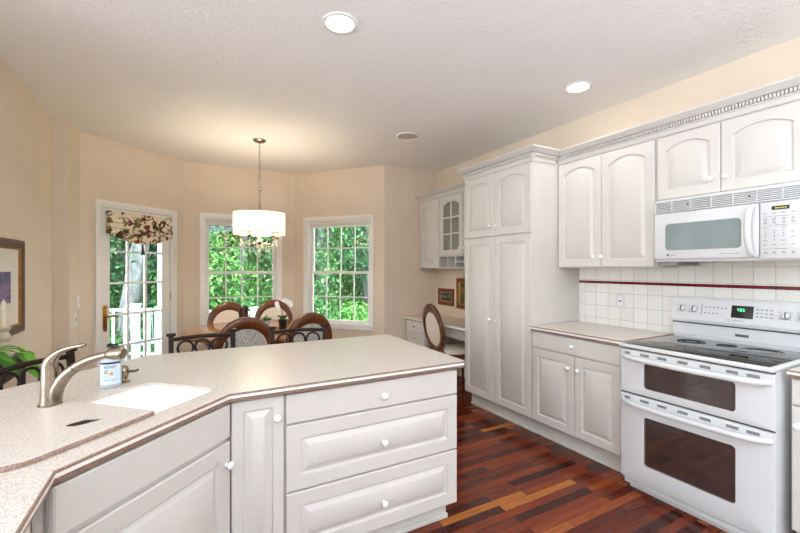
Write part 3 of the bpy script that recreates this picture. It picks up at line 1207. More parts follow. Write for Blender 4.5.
KM = kn_mesh()
for x in (0.064, 0.137, 0.610, 0.690):
    o = place('control_knob', KM, bgo, TF @ Vector((x, 0, 0.072)), (-ta, 0, math.radians(0)))
    kr = MB()
    kr.tube([(math.cos(a) * 0.0235, -0.001, math.sin(a) * 0.0235) for a in [2 * PI * i / 24 for i in range(24)]], 0.0012, 4, loop=True)
    kr.build('dial_ring', 'appgrey', o)
    sh = MB()
    sh.box(0.004, 0.0075, -0.0345, -0.02, -0.0165, 0.0165, 0.001)
    sh.build('pointer_line', 'print', o)
MB().box(0.185, 0.188, -0.0015, 0.001, 0.035, 0.11, T=TF).build('panel_divider_line', 'print', bgo)
for n_, x_, pt_, z_ in ((6, 0.205, 0.022, 0.088), (4, 0.203, 0.022, 0.050), (4, 0.475, 0.022, 0.050), (4, 0.475, 0.022, 0.072), (4, 0.475, 0.022, 0.094)):
    mk = MB()
    for q in range(n_):
        mk.box(x_ + q * pt_, x_ + q * pt_ + 0.011, -0.001, 0.001, z_, z_ + 0.0055, T=TF)
    mk.build('button_row', 'print', bgo)
for x in (0.064, 0.137, 0.610, 0.690):
    mk = MB()
    for a in (-0.9, 0.9, 2.3, -2.3):
        px_, pz_ = x + 0.033 * math.sin(a), 0.072 + 0.033 * math.cos(a)
        mk.box(px_ - 0.003, px_ + 0.003, -0.001, 0.001, pz_ - 0.002, pz_ + 0.002, T=TF)
    mk.build('dial_marks', 'print', bgo)
mk = MB()
mk.box(0.33, 0.345, -0.001, 0.001, 0.016, 0.020, T=TF)
mk.box(0.36, 0.42, -0.001, 0.001, 0.017, 0.0195, T=TF)
mk.build('brand_lettering', 'print', bgo)
dp = MB()
dp.box(0.352, 0.462, -0.004, 0.001, 0.036, 0.114, 0.001, T=TF)
dpo = dp.build('clock_display', 'black', bgo)
dg = MB()


def seven(mb, ch, x, z, w, h, T):
    segs = {'0': 'abcdef', '1': 'bc', '2': 'abged', '3': 'abgcd', '4': 'fgbc', '5': 'afgcd', '8': 'abcdefg'}[ch]
    t = 0.0022
    R_ = {'a': (0, w, h - t, h), 'g': (0, w, h / 2 - t / 2, h / 2 + t / 2), 'd': (0, w, 0, t), 'b': (w - t, w, h / 2, h), 'c': (w - t, w, 0, h / 2), 'f': (0, t, h / 2, h), 'e': (0, t, 0, h / 2)}
    for s_ in segs:
        a, b_, c_, d_ = R_[s_]
        mb.box(x + a, x + b_, -0.0052, -0.0035, z + c_, z + d_, T=T)


for q, ch in enumerate('405'):
    seven(dg, ch, 0.382 + q * 0.014, 0.078, 0.009, 0.018, TF)
dg.build('lit_digits', 'led', dpo)
vt = MB()
for q in range(3):
    vt.box(0.368, 0.436, 0.581, 0.588, 0.957 + q * 0.0055, 0.961 + q * 0.0055)
vt.build('vent_slots', 'slot', bgo)

# ------------------------------------------------------------------ desk nook
dk_up = thing('wall_cabinet', 'white wall cabinet above the desk with grid-glass doors and open cubbyholes', 'cabinet', (2.87, 4.672, 0), R90)
DW_ = 4.672 - 3.272
dd = RX - 2.87 - 0.003
b = MB()
b.box(0, 0.5, 0, dd, 1.385, 2.28)
b.box(0.5, DW_, 0, dd, 2.26, 2.28)
b.box(0.5, DW_, 0, dd, 1.385, 1.397)
b.box(0.5, DW_, 0, dd, 1.528, 1.545)
b.box(DW_ - 0.018, DW_, 0, dd, 1.397, 2.26)
b.box(0.985, 1.005, 0, dd, 1.397, 2.26)
b.box(0.5, 0.52, 0, 0.02, 1.545, 2.26)
b.box(0.5, DW_, dd - 0.012, dd, 1.397, 2.26)
for x in (0.66, 0.82, 1.17):
    b.box(x - 0.008, x + 0.008, 0, dd - 0.012, 1.397, 1.528)
b.box(0.828, 0.985, 0, dd - 0.012, 1.457, 1.469)
b.build('body', 'cab', dk_up, smooth=0)
sh = MB()
for z in (1.78, 2.02):
    sh.box(0.52, 0.985, 0.02, dd - 0.013, z, z + 0.016)
    sh.box(1.006, DW_ - 0.019, 0.02, dd - 0.013, z, z + 0.016)
sh.build('shelf', 'cab', dk_up, smooth=0)
front(dk_up, 'door', 0.050, 0.500, 1.392, 2.262, (0.455, 1.47), m=0.055, rise=0.0, small=False)
for xa, xb, kx in ((0.520, 0.978, 0.945), (0.998, DW_ - 0.004, 1.03)):
    gd = glass_front(xb - xa, 2.262 - 1.545, 0.062, 0.05, (2, 3)).build('glass_door', 'cab', dk_up, (xa, 0, 1.545), smooth=30)
    MB().box(0.058, xb - xa - 0.058, -0.009, -0.006, 0.058, 2.262 - 1.545 - 0.058).build('pane', 'cabglass', gd, smooth=0)
    knob(gd, kx - xa, 1.625 - 1.545)
crown('crown_molding', 'cab', dk_up, [(DW_, -0.004), (0.0, -0.004)], 2.268, 0.098, 0.066)

dsk = thing('desk', 'built-in white desk with speckled top and small drawers in the corner nook', 'desk', (2.67, 4.672, 0), R90)
ddp = RX - 2.67 - 0.003
dt = MB()
dt.box(0.0, DW_, -0.04, ddp, 0.718, 0.752, 0.006)
dt.build('desk_top', 'counter', dsk)
MB().box(0.0, DW_, -0.0425, -0.036, 0.727, 0.741, 0.002).build('pale_edge_stripe', 'solid', dsk)
MB().box(0.02, 0.48, 0, ddp, 0.10, 0.717).build('drawer_pedestal', 'cab', dsk)
MB().box(0.04, 0.46, 0.05, ddp, 0.0, 0.10).build('toe_kick', 'cab', dsk)
for z0, z1 in ((0.568, 0.705), (0.418, 0.560), (0.11, 0.410)):
    front(dsk, 'drawer', 0.03, 0.47, z0, z1, (0.25, (z0 + z1) / 2), flat=True, small=True)
MB().box(0.48, DW_, 0.02, 0.04, 0.60, 0.717).build('apron', 'cab', dsk)
MB().box(DW_ - 0.02, DW_, 0.0, ddp, 0.0, 0.717).build('end_panel', 'cab', dsk)


def framed(name, label, cat, w, h, fw, depth, art, matw=0.0, gold=True, framemat='framewood'):
    """picture lying in the local xz plane, face towards -y, origin at its lower left corner on the wall"""
    root = thing(name, label, cat)
    mb = MB()
    pr = [(0.0, 0.0), (0.0, -depth * 0.8), (fw * 0.2, -depth), (fw * 0.6, -depth * 0.75), (fw, -depth * 0.5), (fw, 0.0)]
    cs = [(0, 0, 1, 1), (w, 0, -1, 1), (w, h, -1, -1), (0, h, 1, -1)]
    mb.rings([[Vector((x + dx * o, y, z + dz * o)) for o, y in pr] for x, z, dx, dz in cs], loop=True)
    fr = mb.build('frame', framemat, root, smooth=30)
    if gold:
        gb = MB()
        q = fw
        pr = [(q - 0.006, -depth * 0.55), (q - 0.003, -depth * 0.72), (q + 0.006, -depth * 0.45), (q + 0.006, -0.001)]
        gb.rings([[Vector((x + dx * o, y, z + dz * o)) for o, y in pr] for x, z, dx, dz in cs], loop=True)
        gb.build('gilt_inner_edge', 'gold', fr)
    if matw:
        MB().box(fw - 0.002, w - fw + 0.002, -0.006, -0.001, fw - 0.002, h - fw + 0.002).build('mat_board', 'mat', root)
    q = fw + matw
    MB().box(q - 0.002, w - q + 0.002, -0.009 if matw else -0.006, -0.002, q - 0.002, h - q + 0.002).build('artwork', art, root)
    return root


p1 = framed('framed_picture', 'small wood-framed dark landscape on the wall above the desk', 'picture', 0.35, 0.225, 0.048, 0.025, 'art2', 0.012)
p1.location = (RX, 4.615, 0.890)
p1.rotation_euler = (0, 0, R90)
p2 = framed('framed_picture', 'taller wood-framed painting partly hidden behind the pantry', 'picture', 0.32, 0.39, 0.055, 0.025, 'art3')
p2.location = (RX, 4.195, 0.870)
p2.rotation_euler = (0, 0, R90)

# ------------------------------------------------------------------ peninsula
ZC = 0.886           # its counter top
S2 = math.sqrt(0.5)
C2 = Vector((-0.269, 1.276))


def DG(ex, ey):      # along / behind the 45 degree front edge of the corner
    return (C2.x + S2 * (ex - ey), C2.y + S2 * (ex + ey))


DGROT = PI / 4
e0 = (0.173, 1.718)
hole = []
sk0, sk1, sky0, sky1 = -0.055, 0.672, 0.098, 0.462
for cx_, cy_, a in ((sk1 - 0.06, sky0 + 0.06, -PI / 2), (sk1 - 0.06, sky1 - 0.06, 0), (sk0 + 0.06, sky1 - 0.06, PI / 2), (sk0 + 0.06, sky0 + 0.06, PI)):
    for i in range(6):
        bq = a + PI / 2 * i / 5
        hole.append(DG(cx_ + 0.06 * math.cos(bq), cy_ + 0.06 * math.sin(bq)))
poly = [(1.335, 1.718), (1.352, 1.728), (1.358, 1.745), (1.388, 2.685), (1.380, 2.708), (1.355, 2.715), (-0.166, 2.715), (-1.00, 1.881), (-1.00, 0.10), (C2.x, 0.10), (C2.x, C2.y), e0]
slab('countertop', 'large speckled beige peninsula counter holding the sink', poly, ZC, 0.037, hole)

# drawer unit
YB = 1.767
du = thing('drawer_cabinet', 'white three-drawer base cabinet at the free end of the peninsula', 'cabinet', (0.398, YB, 0), 0)
W_ = 1.314 - 0.398
MB().box(0, W_, 0, 0.585, 0.118, ZC - 0.037, 0.001).build('body', 'cab', du)
tk = MB()
tk.box(0, W_ - 0.012, 0.07, 0.56, 0, 0.12)
tk.box(0, W_ - 0.008, 0.052, 0.071, 0, 0.026, 0.006)
tk.build('toe_kick', 'cab', du)
front(du, 'drawer', 0.004, W_, 0.710, 0.838, (W_ / 2 + 0.012, 0.768), flat=True)
front(du, 'drawer', 0.004, W_, 0.414, 0.702, (W_ / 2 + 0.012, 0.542), m=0.062)
front(du, 'drawer', 0.004, W_, 0.122, 0.406, (W_ / 2 + 0.012, 0.247), m=0.062)
# narrow pull-out
nu = thing('narrow_cabinet', 'narrow white single-door base cabinet beside the peninsula drawers', 'cabinet', (0.170, YB, 0), 0)
W_ = 0.394 - 0.170
MB().box(0.012, W_, 0, 0.585, 0.118, ZC - 0.037, 0.001).build('body', 'cab', nu)
MB().box(0.03, W_, 0.07, 0.56, 0, 0.12).build('toe_kick', 'cab', nu)
front(nu, 'door', 0.012, W_ - 0.002, 0.122, 0.842, (W_ - 0.033, 0.752), m=0.045)
# sink cabinet across the corner
q0 = DG(0, 0.032)
sb = thing('sink_cabinet', 'white corner cabinet with false front panel and door below the sink', 'cabinet', (q0[0], q0[1], 0), DGROT)
W_ = 0.650
bd = MB()
bd.box(0, 0.02, 0, 0.05, 0.118, ZC - 0.037)
bd.box(W_ - 0.02, W_, 0, 0.05, 0.118, ZC - 0.037)
bd.box(0, W_, 0.0, 0.02, 0.118, 0.14)
bd.box(0, W_, 0.0, 0.012, 0.14, ZC - 0.037)
bd.box(0, W_, 0.42, 0.44, 0.118, 0.60)
bd.box(0.0, W_, 0.0, 0.44, 0.118, 0.135)
bd.build('body', 'cab', sb, smooth=0)
MB().box(0, W_, 0.06, 0.40, 0, 0.12).build('toe_kick', 'cab', sb)
front(sb, 'false_drawer_front', 0.004, W_ - 0.005, 0.706, 0.838, flat=True)
front(sb, 'door', 0.004, W_ - 0.005, 0.122, 0.690, (W_ - 0.030, 0.606), m=0.062)
# leg towards the camera
ll = thing('base_cabinet', 'white base cabinet run at the lower left corner of the picture', 'cabinet', (-0.318, 0.12, 0), PI / 2)
W_ = 1.09
MB().box(0, W_, 0, 0.60, 0.118, ZC - 0.037, 0.001).build('body', 'cab', ll)
MB().box(0, W_, 0.07, 0.58, 0, 0.12).build('toe_kick', 'cab', ll)
for a, b_ in ((0.004, 0.542), (0.548, W_ - 0.006)):
    front(ll, 'drawer', a, b_, 0.710, 0.838, ((a + b_) / 2, 0.772), flat=True)
    front(ll, 'door', a, b_, 0.122, 0.700, (b_ - 0.04, 0.62), m=0.06)

# sink bowl
skl = DG(0, 0)
snk = thing('sink', 'white undermount sink basin set diagonally in the peninsula corner', 'sink', (C2.x, C2.y, 0), DGROT)


def rr2(x0, x1, y0, y1, r, z, n=5):
    return [Vector((x, y, z)) for x, y in rrect(x0, x1, y0, y1, r, n)]


mb = MB()
a0, a1, b0, b1 = sk0 - 0.003, sk1 + 0.003, sky0 - 0.003, sky1 + 0.003
zl = ZC - 0.010
mb.rings([rr2(a0 + 0.004, a1 - 0.004, b0 + 0.004, b1 - 0.004, 0.06, zl), rr2(a0 + 0.010, a1 - 0.010, b0 + 0.010, b1 - 0.010, 0.06, zl - 0.004), rr2(a0 + 0.014, a1 - 0.014, b0 + 0.014, b1 - 0.014, 0.06, ZC - 0.10), rr2(a0 + 0.026, a1 - 0.026, b0 + 0.026, b1 - 0.026, 0.06, ZC - 0.15), rr2(a0 + 0.06, a1 - 0.06, b0 + 0.06, b1 - 0.06, 0.05, ZC - 0.165),
          rr2(a0 + 0.06, a1 - 0.06, b0 + 0.06, b1 - 0.06, 0.05, ZC - 0.175), rr2(a0 + 0.016, a1 - 0.016, b0 + 0.016, b1 - 0.016, 0.06, ZC - 0.155), rr2(a0 + 0.0035, a1 - 0.0035, b0 + 0.0035, b1 - 0.0035, 0.06, ZC - 0.05)], cap0=False, cap1=False, loop=True)
mb.face(rr2(a0 + 0.06, a1 - 0.06, b0 + 0.06, b1 - 0.06, 0.05, ZC - 0.165))
mb.build('basin', 'solid', snk)
MB().box(0.356, 0.374, sky0 + 0.012, sky1 - 0.012, ZC - 0.17, ZC - 0.004, 0.004).build('bowl_light_block', 'solid', snk)  # wall added to keep the covered half of the bowl dark
MB().lathe([(0.045, 0), (0.045, 0.004), (0.036, 0.005), (0.03, 0.002), (0.001, 0.001)], 24).build('drain', 'chrome', snk, (0.50, 0.28, ZC - 0.165))

# cutting board cover over the left part of the sink
cb = thing('cutting_board', 'speckled beige sink cover board with an oval finger hole', 'cutting board', (C2.x, C2.y, 0), DGROT)
outl = []
bx0, bx1, by0, by1, brr = -0.10, 0.365, 0.088, 0.474, 0.13
for cx_, cy_, a, r_ in ((bx1 - 0.008, by0 + 0.008, -PI / 2, 0.008), (bx1 - 0.008, by1 - 0.008, 0, 0.008), (bx0 + brr, by1 - brr, PI / 2, brr), (bx0 + brr, by0 + brr, PI, brr)):
    for i in range(9):
        bq = a + PI / 2 * i / 8
        outl.append(Vector((cx_ + r_ * math.cos(bq), cy_ + r_ * math.sin(bq), 0)))
oa = math.radians(-24)
OC = Vector((0.227, 0.214, 0))
ov = []
for p in outl:
    an = math.atan2(p.y - OC.y, p.x - OC.x) - oa
    rr_ = 1 / math.sqrt((math.cos(an) / 0.051) ** 2 + (math.sin(an) / 0.022) ** 2)
    ov.append((OC.x + rr_ * math.cos(an + oa), OC.y + rr_ * math.sin(an + oa)))
mb = MB()
zt = ZC + 0.0145


def insz(d, z):
    c_ = Vector(((bx0 + bx1) / 2, (by0 + by1) / 2, 0))
    return [Vector((c_.x + (p.x - c_.x) * (1 - d / 0.22), c_.y + (p.y - c_.y) * (1 - d / 0.18), z)) for p in outl]


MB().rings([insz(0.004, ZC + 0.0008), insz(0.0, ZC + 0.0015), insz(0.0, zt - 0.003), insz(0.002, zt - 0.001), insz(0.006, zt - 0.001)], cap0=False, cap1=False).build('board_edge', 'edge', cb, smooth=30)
mb.rings([insz(0.004, ZC + 0.0005), insz(0.004, zt - 0.001), insz(0.005, zt), [Vector((x, y, zt)) for x, y in ov], [Vector((OC.x + (x - OC.x) * 1.08, OC.y + (y - OC.y) * 1.08, zt - 0.002)) for x, y in ov], [Vector((OC.x + (x - OC.x) * 1.08, OC.y + (y - OC.y) * 1.08, ZC + 0.0005)) for x, y in ov]], loop=True)
MB().rings([[Vector((OC.x + (x - OC.x) * k_, OC.y + (y - OC.y) * k_, z_)) for x, y in ov] for k_, z_ in ((1.075, zt - 0.0021), (1.0, zt - 0.0021), (1.0, ZC + 0.0006), (1.075, ZC + 0.0006))], loop=True).build('finger_hole_shade', 'holeshade', cb)
mb.build('board', 'counter', cb, smooth=30)

# faucet: built in the plane it swings in; local x = along the spout
fc = thing('faucet', 'brushed nickel pull-out kitchen faucet with lever handle beside the sink', 'faucet', (-0.416, 1.898, ZC), -math.atan(220 / 400))
PX = 1.462 / 400


def fp(u, v):
    return ((u - 50) * PX, 0, (405 - v) * PX)


mb = MB()
mb.lathe([(0.036, 0), (0.036, 0.005), (0.032, 0.008), (0.030, 0.02), (0.0285, 0.06), (0.027, 0.13), (0.0265, 0.134)], 24)
mb.build('body', 'nickel', fc)
mb = MB()
mb.tube([fp(53.5, 404), fp(54.5, 396), fp(57.5, 387), (fp(62, 379.5)), fp(67.5, 373.5), fp(75, 367.5)], [0.024, 0.0235, 0.022, 0.021, 0.0195, 0.0185], 16)
mb.tube([fp(75.6, 367), fp(83, 362.6), fp(91, 359), (fp(99, 356.6)), fp(108, 354.4)], [0.018, 0.016, 0.0145, 0.0135, 0.0135], 16)
sp = mb.build('spout', 'nickel', fc)
mb = MB()
mb.tube([fp(106.5, 354.8), fp(109, 354.3), fp(113, 353.8), fp(119, 353.2), fp(122.5, 352.9), fp(124, 352.8)], [0.0135, 0.018, 0.0215, 0.0235, 0.023, 0.017], 18)
hdp = mb.build('spray_head', 'nickel', sp)
MB().box(fp(109, 0)[0], fp(116, 0)[0], -0.007, 0.007, fp(0, 348.5)[2], fp(0, 346.7)[2], 0.003).build('spray_button', 'black', hdp)
mb = MB()
hpts = [fp(49.5, 369.5), fp(49.5, 366), fp(50.5, 361), fp(54, 356), fp(59.5, 351.8), fp(66, 348.8), fp(74, 346.8), fp(81, 345.6), fp(85.5, 344.6)]
mb.tube(hpts, [0.0262, 0.0255, 0.022, 0.0165, 0.0122, 0.0092, 0.0072, 0.0085, 0.005], 16)
mb.build('lever_handle', 'nickel', fc)

# hand soap bottle with black pump
sbp = thing('soap_bottle', 'frosted hand soap bottle with pale blue label and black pump behind the sink', 'bottle', (-0.256, 2.068, ZC), 0.05)
TO = Matrix.Diagonal((1, 0.72, 1, 1))
MB().lathe([(0.030, 0), (0.036, 0.003), (0.0385, 0.010), (0.039, 0.06), (0.0385, 0.10), (0.036, 0.112), (0.028, 0.121), (0.016, 0.126), (0.014, 0.134)], 28, TO).build('bottle', 'bottleglass', sbp)


def wrap(z0, z1, r, name, mat, parent, a0=-2.6, a1=-0.55, T=TO):
    mb = MB()
    n = 18
    rings = []
    for i in range(n + 1):
        a = lerp(a0, a1, i / n)
        rings.append([T @ Vector((rr * math.cos(a), rr * math.sin(a), z)) for rr, z in ((r, z0), (r + 0.0006, z0), (r + 0.0006, z1), (r, z1))])
    mb.rings(rings)
    return mb.build(name, mat, parent)


lab = wrap(0.016, 0.100, 0.0392, 'label', 'label', sbp)
wrap(0.100, 0.108, 0.0388, 'navy_label_band', 'navy', lab)
for s_, z, txt, mt in ((0.0155, 0.088, 'BENEF', 'navy'), (0.0085, 0.034, 'HAND SOAP', 'print')):
    tx = text(txt, s_, 'label_lettering', mt, lab, (0, 0, 0), (0, 0, 0))
    for v in tx.data.vertices:      # bend the flat letters round the bottle
        a = -PI / 2 + v.co.x / 0.039
        p = TO @ Vector((0.0402 * math.cos(a), 0.0402 * math.sin(a), z + v.co.y))
        v.co = p
MB().ball((0.004, -0.0286, 0.060), (0.0075, 0.0012, 0.0075), 10).build('orange_dot_motif', 'orange', lab)
mb = MB()
for q in range(3):
    mb.box(-0.022, -0.008, -0.0289, -0.0275, 0.062 + q * 0.006, 0.064 + q * 0.006)
mb.build('label_fine_print', 'print', lab)
pm = MB()
pm.lathe([(0.017, 0.128), (0.017, 0.142), (0.008, 0.145), (0.006, 0.165), (0.014, 0.168), (0.015, 0.178), (0.008, 0.182)], 18)
pm.tube([(0, 0, 0.175), (0.02, -0.018, 0.176), (0.03, -0.028, 0.170)], [0.006, 0.005, 0.004], 8)
pm.build('pump', 'black', sbp)

sd = thing('soap_dispenser', 'small brushed nickel built-in soap pump right of the soap bottle', 'soap dispenser', (-0.218, 2.120, ZC), -math.atan(220 / 400))
mb = MB()
mb.lathe([(0.027, 0), (0.027, 0.004), (0.021, 0.007), (0.014, 0.011), (0.013, 0.016), (0.018, 0.022), (0.0215, 0.034), (0.0215, 0.052), (0.018, 0.066), (0.010, 0.073), (0.001, 0.075)], 22)
mb.build('pump_body', 'nickel', sd)
MB().tube([(0.012, 0, 0.050), (0.035, 0, 0.049), (0.052, 0, 0.050), (0.066, 0, 0.056)], [0.0085, 0.0065, 0.006, 0.005], 12).build('nozzle', 'nickel', sd)

# ------------------------------------------------------------------ wall plates
wo = thing('wall_outlet', 'white outlet plate on the tiled backsplash left of the range', 'outlet', (RX - 0.008, 2.029, 1.062), R90)
plate(rrect(0, 0.072, 0, 0.116, 0.006, 3), -0.006, 0.0).build('cover_plate', 'app', wo)
for z in (0.036, 0.080):
    so = plate(rrect(0.020, 0.052, z - 0.014, z + 0.014, 0.010, 4), -0.0075, -0.0055).build('socket', 'trim', wo)
    sl = MB()
    for x in (0.029, 0.042):
        sl.box(x - 0.0015, x + 0.0015, -0.0082, -0.007, z - 0.004, z + 0.007)
    sl.build('slots', 'slot', so)
MB().box(0.029, 0.043, -0.009, -0.005, 0.052, 0.064, 0.001).build('reset_button', 'socket', wo)

T, L, RANG = seg_frame((-0.885, 4.63), (-0.86, 4.95))
for s_, zc_, hgt, lab in ((0.255, 1.062, 0.118, 'upper white switch plate on the wall left of the glazed door'), (0.175, 0.900, 0.118, 'lower white switch plate left of the glazed door')):
    sw = thing('switch_plate', lab, 'light switch', tuple(T @ Vector((s_, 0, zc_))), RANG)
    plate(rrect(-0.036, 0.036, -hgt / 2, hgt / 2, 0.006, 3), -0.006, 0.0).build('cover_plate', 'trim', sw)
    MB().box(-0.008, 0.008, -0.013, -0.005, -0.014, 0.014, 0.003).build('toggle', 'trim' if zc_ > 1 else 'appgrey', sw)

# ------------------------------------------------------------------ ceiling fittings
canm = MB().lathe([(0.098, 0), (0.096, -0.006), (0.078, -0.008), (0.072, -0.002), (0.072, 0)], 32).mesh('trim_ring', 'trim')
lensm = MB().lathe([(0.072, 0), (0.070, -0.004), (0.03, -0.005), (0.001, -0.005)], 32).mesh('lamp_lens', 'lens')
for (x, y, lab, pw) in ((0.771, 2.086, 'lit round recessed ceiling light above the peninsula', 2.0), (2.594, 1.969, 'lit round recessed ceiling light near the wall cabinets', 1.3),
                        (0.771, 0.2, 'added unseen recessed ceiling light over the near end of the kitchen', 0.8), (2.594, 0.2, 'added unseen recessed ceiling light over the near cabinets', 0.8),  # the last four, out of view, are added to brighten the room
                        (0.771, -1.6, 'added unseen recessed ceiling light behind the camera', 0.8), (2.594, -1.6, 'added unseen recessed ceiling light in the rear right corner', 0.8)):
    cl = thing('recessed_light', lab, 'ceiling light', (x, y, H - 0.0005))
    place('trim_ring', canm, cl)
    place('lamp_lens', lensm, cl)
    lo = light('recessed_lamp', 'AREA', (0, 0, -0.014), pw, (1.0, 0.95, 0.88), shape='DISK', size=0.13)
    lo.parent = cl
    lo['kind'] = 'helper'
spk = thing('ceiling_speaker', 'round beige speaker grille on the ceiling', 'speaker', (2.035, 3.533, H - 0.0005))
MB().lathe([(0.118, 0), (0.117, -0.006), (0.108, -0.009), (0.104, -0.006), (0.104, 0)], 36).build('rim', 'ceiling', spk)
MB().lathe([(0.104, -0.003), (0.06, -0.005), (0.001, -0.006)], 36).build('grille', 'speakergrey', spk)

# ------------------------------------------------------------------ chandelier
CX, CY = 0.732, 4.393
ch = thing('chandelier', 'ivory drum-shade chandelier with crystal drops hanging over the dining table', 'chandelier', (CX, CY, 0))
MB().lathe([(0.066, H - 0.0005), (0.066, H - 0.010), (0.05, H - 0.022), (0.014, H - 0.028), (0.006, H - 0.04)], 28).build('canopy', 'nickel', ch)
chn = MB()
z = H - 0.032
k = 0
while z > 2.245:
    pts = []
    for i in range(12):
        a = 2 * PI * i / 12
        c_, s_ = math.cos(a) * 0.0085, math.sin(a) * 0.019
        pts.append((c_ if k % 2 else 0, 0 if k % 2 else c_, z - 0.019 + s_))
    chn.tube(pts, 0.0022, 6, loop=True)
    z -= 0.031
    k += 1
chn.build('chain', 'nickel', ch)
rd = MB()
rd.tube([(0.02 * math.cos(2 * PI * i / 16), 0, 2.222 + 0.02 * math.sin(2 * PI * i / 16)) for i in range(16)], 0.004, 8, loop=True)
rd.lathe([(0.006, 2.205), (0.010, 2.195), (0.007, 2.18), (0.0075, 2.10), (0.012, 2.00), (0.016, 1.97), (0.010, 1.95), (0.010, 1.70), (0.022, 1.685), (0.03, 1.665), (0.022, 1.645), (0.012, 1.63), (0.016, 1.615), (0.006, 1.60)], 16)
rd.build('stem', 'nickel', ch)
sd_ = MB()
SR, SZ0, SZ1 = 0.258, 1.745, 1.970
sd_.rings([[Vector((SR * math.cos(2 * PI * i / 56), SR * math.sin(2 * PI * i / 56), z)) for i in range(56)] for z in (SZ0, SZ1)], cap0=False, cap1=False)
sho = sd_.build('drum_shade', 'shade', ch, smooth=60)
tr = MB()
for z in (SZ0 + 0.004, SZ1 - 0.004):
    pr = [(SR - 0.002, z - 0.006), (SR + 0.002, z - 0.006), (SR + 0.002, z + 0.006), (SR - 0.002, z + 0.006)]
    tr.rings([[Vector((r * math.cos(2 * PI * i / 56), r * math.sin(2 * PI * i / 56), zz)) for r, zz in pr] for i in range(56)], loop=True)
for i in range(3):
    a = 2 * PI * i / 3
    tr.cyl((0, 0, SZ1 - 0.012), (SR * math.cos(a), SR * math.sin(a), SZ1 - 0.012), 0.003, n=6)
tr.build('shade_ring', 'cream', sho)
NA = 5
for i in range(NA):
    a = 2 * PI * i / NA + 0.25
    T = Matrix.Rotation(a, 4, 'Z')
    am = MB()
    am.tube([T @ Vector(p) for p in ((0.015, 0, 1.66), (0.05, 0, 1.640), (0.09, 0, 1.652), (0.115, 0, 1.640), (0.15, 0, 1.636), (0.18, 0, 1.655), (0.195, 0, 1.69), (0.196, 0, 1.715))], [0.006] * 8, 8)
    am.lathe([(0.006, 1.705), (0.024, 1.712), (0.030, 1.722), (0.016, 1.726), (0.011, 1.73), (0.011, 1.80)], 14, T @ Matrix.Translation((0.196, 0, 0)))
    ao = am.build('arm', 'nickel', ch)
    MB().lathe([(0.008, 1.80), (0.014, 1.815), (0.017, 1.835), (0.012, 1.86), (0.004, 1.885), (0.001, 1.89)], 12, T @ Matrix.Translation((0.196, 0, 0))).build('bulb', 'bulb', ao)
    for rr_, zt_, ln_ in ((0.196, 1.705, 0.10), (0.10, 1.640, 0.085)):
        cy_ = MB()
        c_ = T @ Vector((rr_, 0, 0))
        zz = zt_
        while zz > zt_ - ln_ * 0.5:
            cy_.ball((c_.x, c_.y, zz), 0.0055, 8)
            zz -= 0.013
        Tc = Matrix.Translation((c_.x, c_.y, 0))
        cy_.lathe([(0.001, zz + 0.006), (0.0075, zz - 0.008), (0.009, zz - 0.03), (0.001, zz - 0.05)], 6, Tc)
        cy_.build('crystal_drop', 'crystal', ao)
    lo = light('chandelier_lamp', 'POINT', tuple(T @ Vector((0.15, 0, 1.86))), 3.0, (1.0, 0.87, 0.68), shadow_soft_size=0.04)
    lo.parent = ch
    lo['kind'] = 'helper'
cy_ = MB()
for k in range(6):
    a = 2 * PI * k / 6
    c_ = (0.026 * math.cos(a), 0.026 * math.sin(a))
    cy_.lathe([(0.001, 1.65), (0.006, 1.635), (0.008, 1.60), (0.001, 1.575)], 6, Matrix.Translation((c_[0], c_[1], 0)))
cy_.ball((0, 0, 1.585), 0.017, 10)
cy_.lathe([(0.001, 1.57), (0.009, 1.55), (0.011, 1.525), (0.001, 1.50)], 6)
cy_.build('centre_crystal', 'crystal', ch)

# ------------------------------------------------------------------ dining set
tb = thing('dining_table', 'round polished wooden dining table in the window bay', 'table', (CX, CY, 0))
MB().lathe([(0.60, 0.715), (0.70, 0.720), (0.725, 0.730), (0.732, 0.745), (0.725, 0.757), (0.71, 0.760), (0.001, 0.760)], 72).build('table_top', 'tablewood', tb)
MB().lathe([(0.55, 0.64), (0.56, 0.65), (0.56, 0.716), (0.54, 0.716), (0.54, 0.64)], 48).build('apron', 'chairwood', tb)
MB().lathe([(0.14, 0.12), (0.16, 0.15), (0.10, 0.20), (0.07, 0.26), (0.085, 0.36), (0.11, 0.45), (0.08, 0.54), (0.12, 0.60), (0.20, 0.66), (0.20, 0.716)], 28).build('pedestal', 'chairwood', tb)
for i in range(4):
    T = Matrix.Rotation(PI / 4 + i * PI / 2, 4, 'Z')
    MB().tube([T @ Vector(p) for p in ((0.06, 0, 0.20), (0.16, 0, 0.17), (0.27, 0, 0.10), (0.36, 0, 0.045), (0.42, 0, 0.032))], [0.05, 0.045, 0.038, 0.032, 0.032], 12).build('foot', 'chairwood', tb)


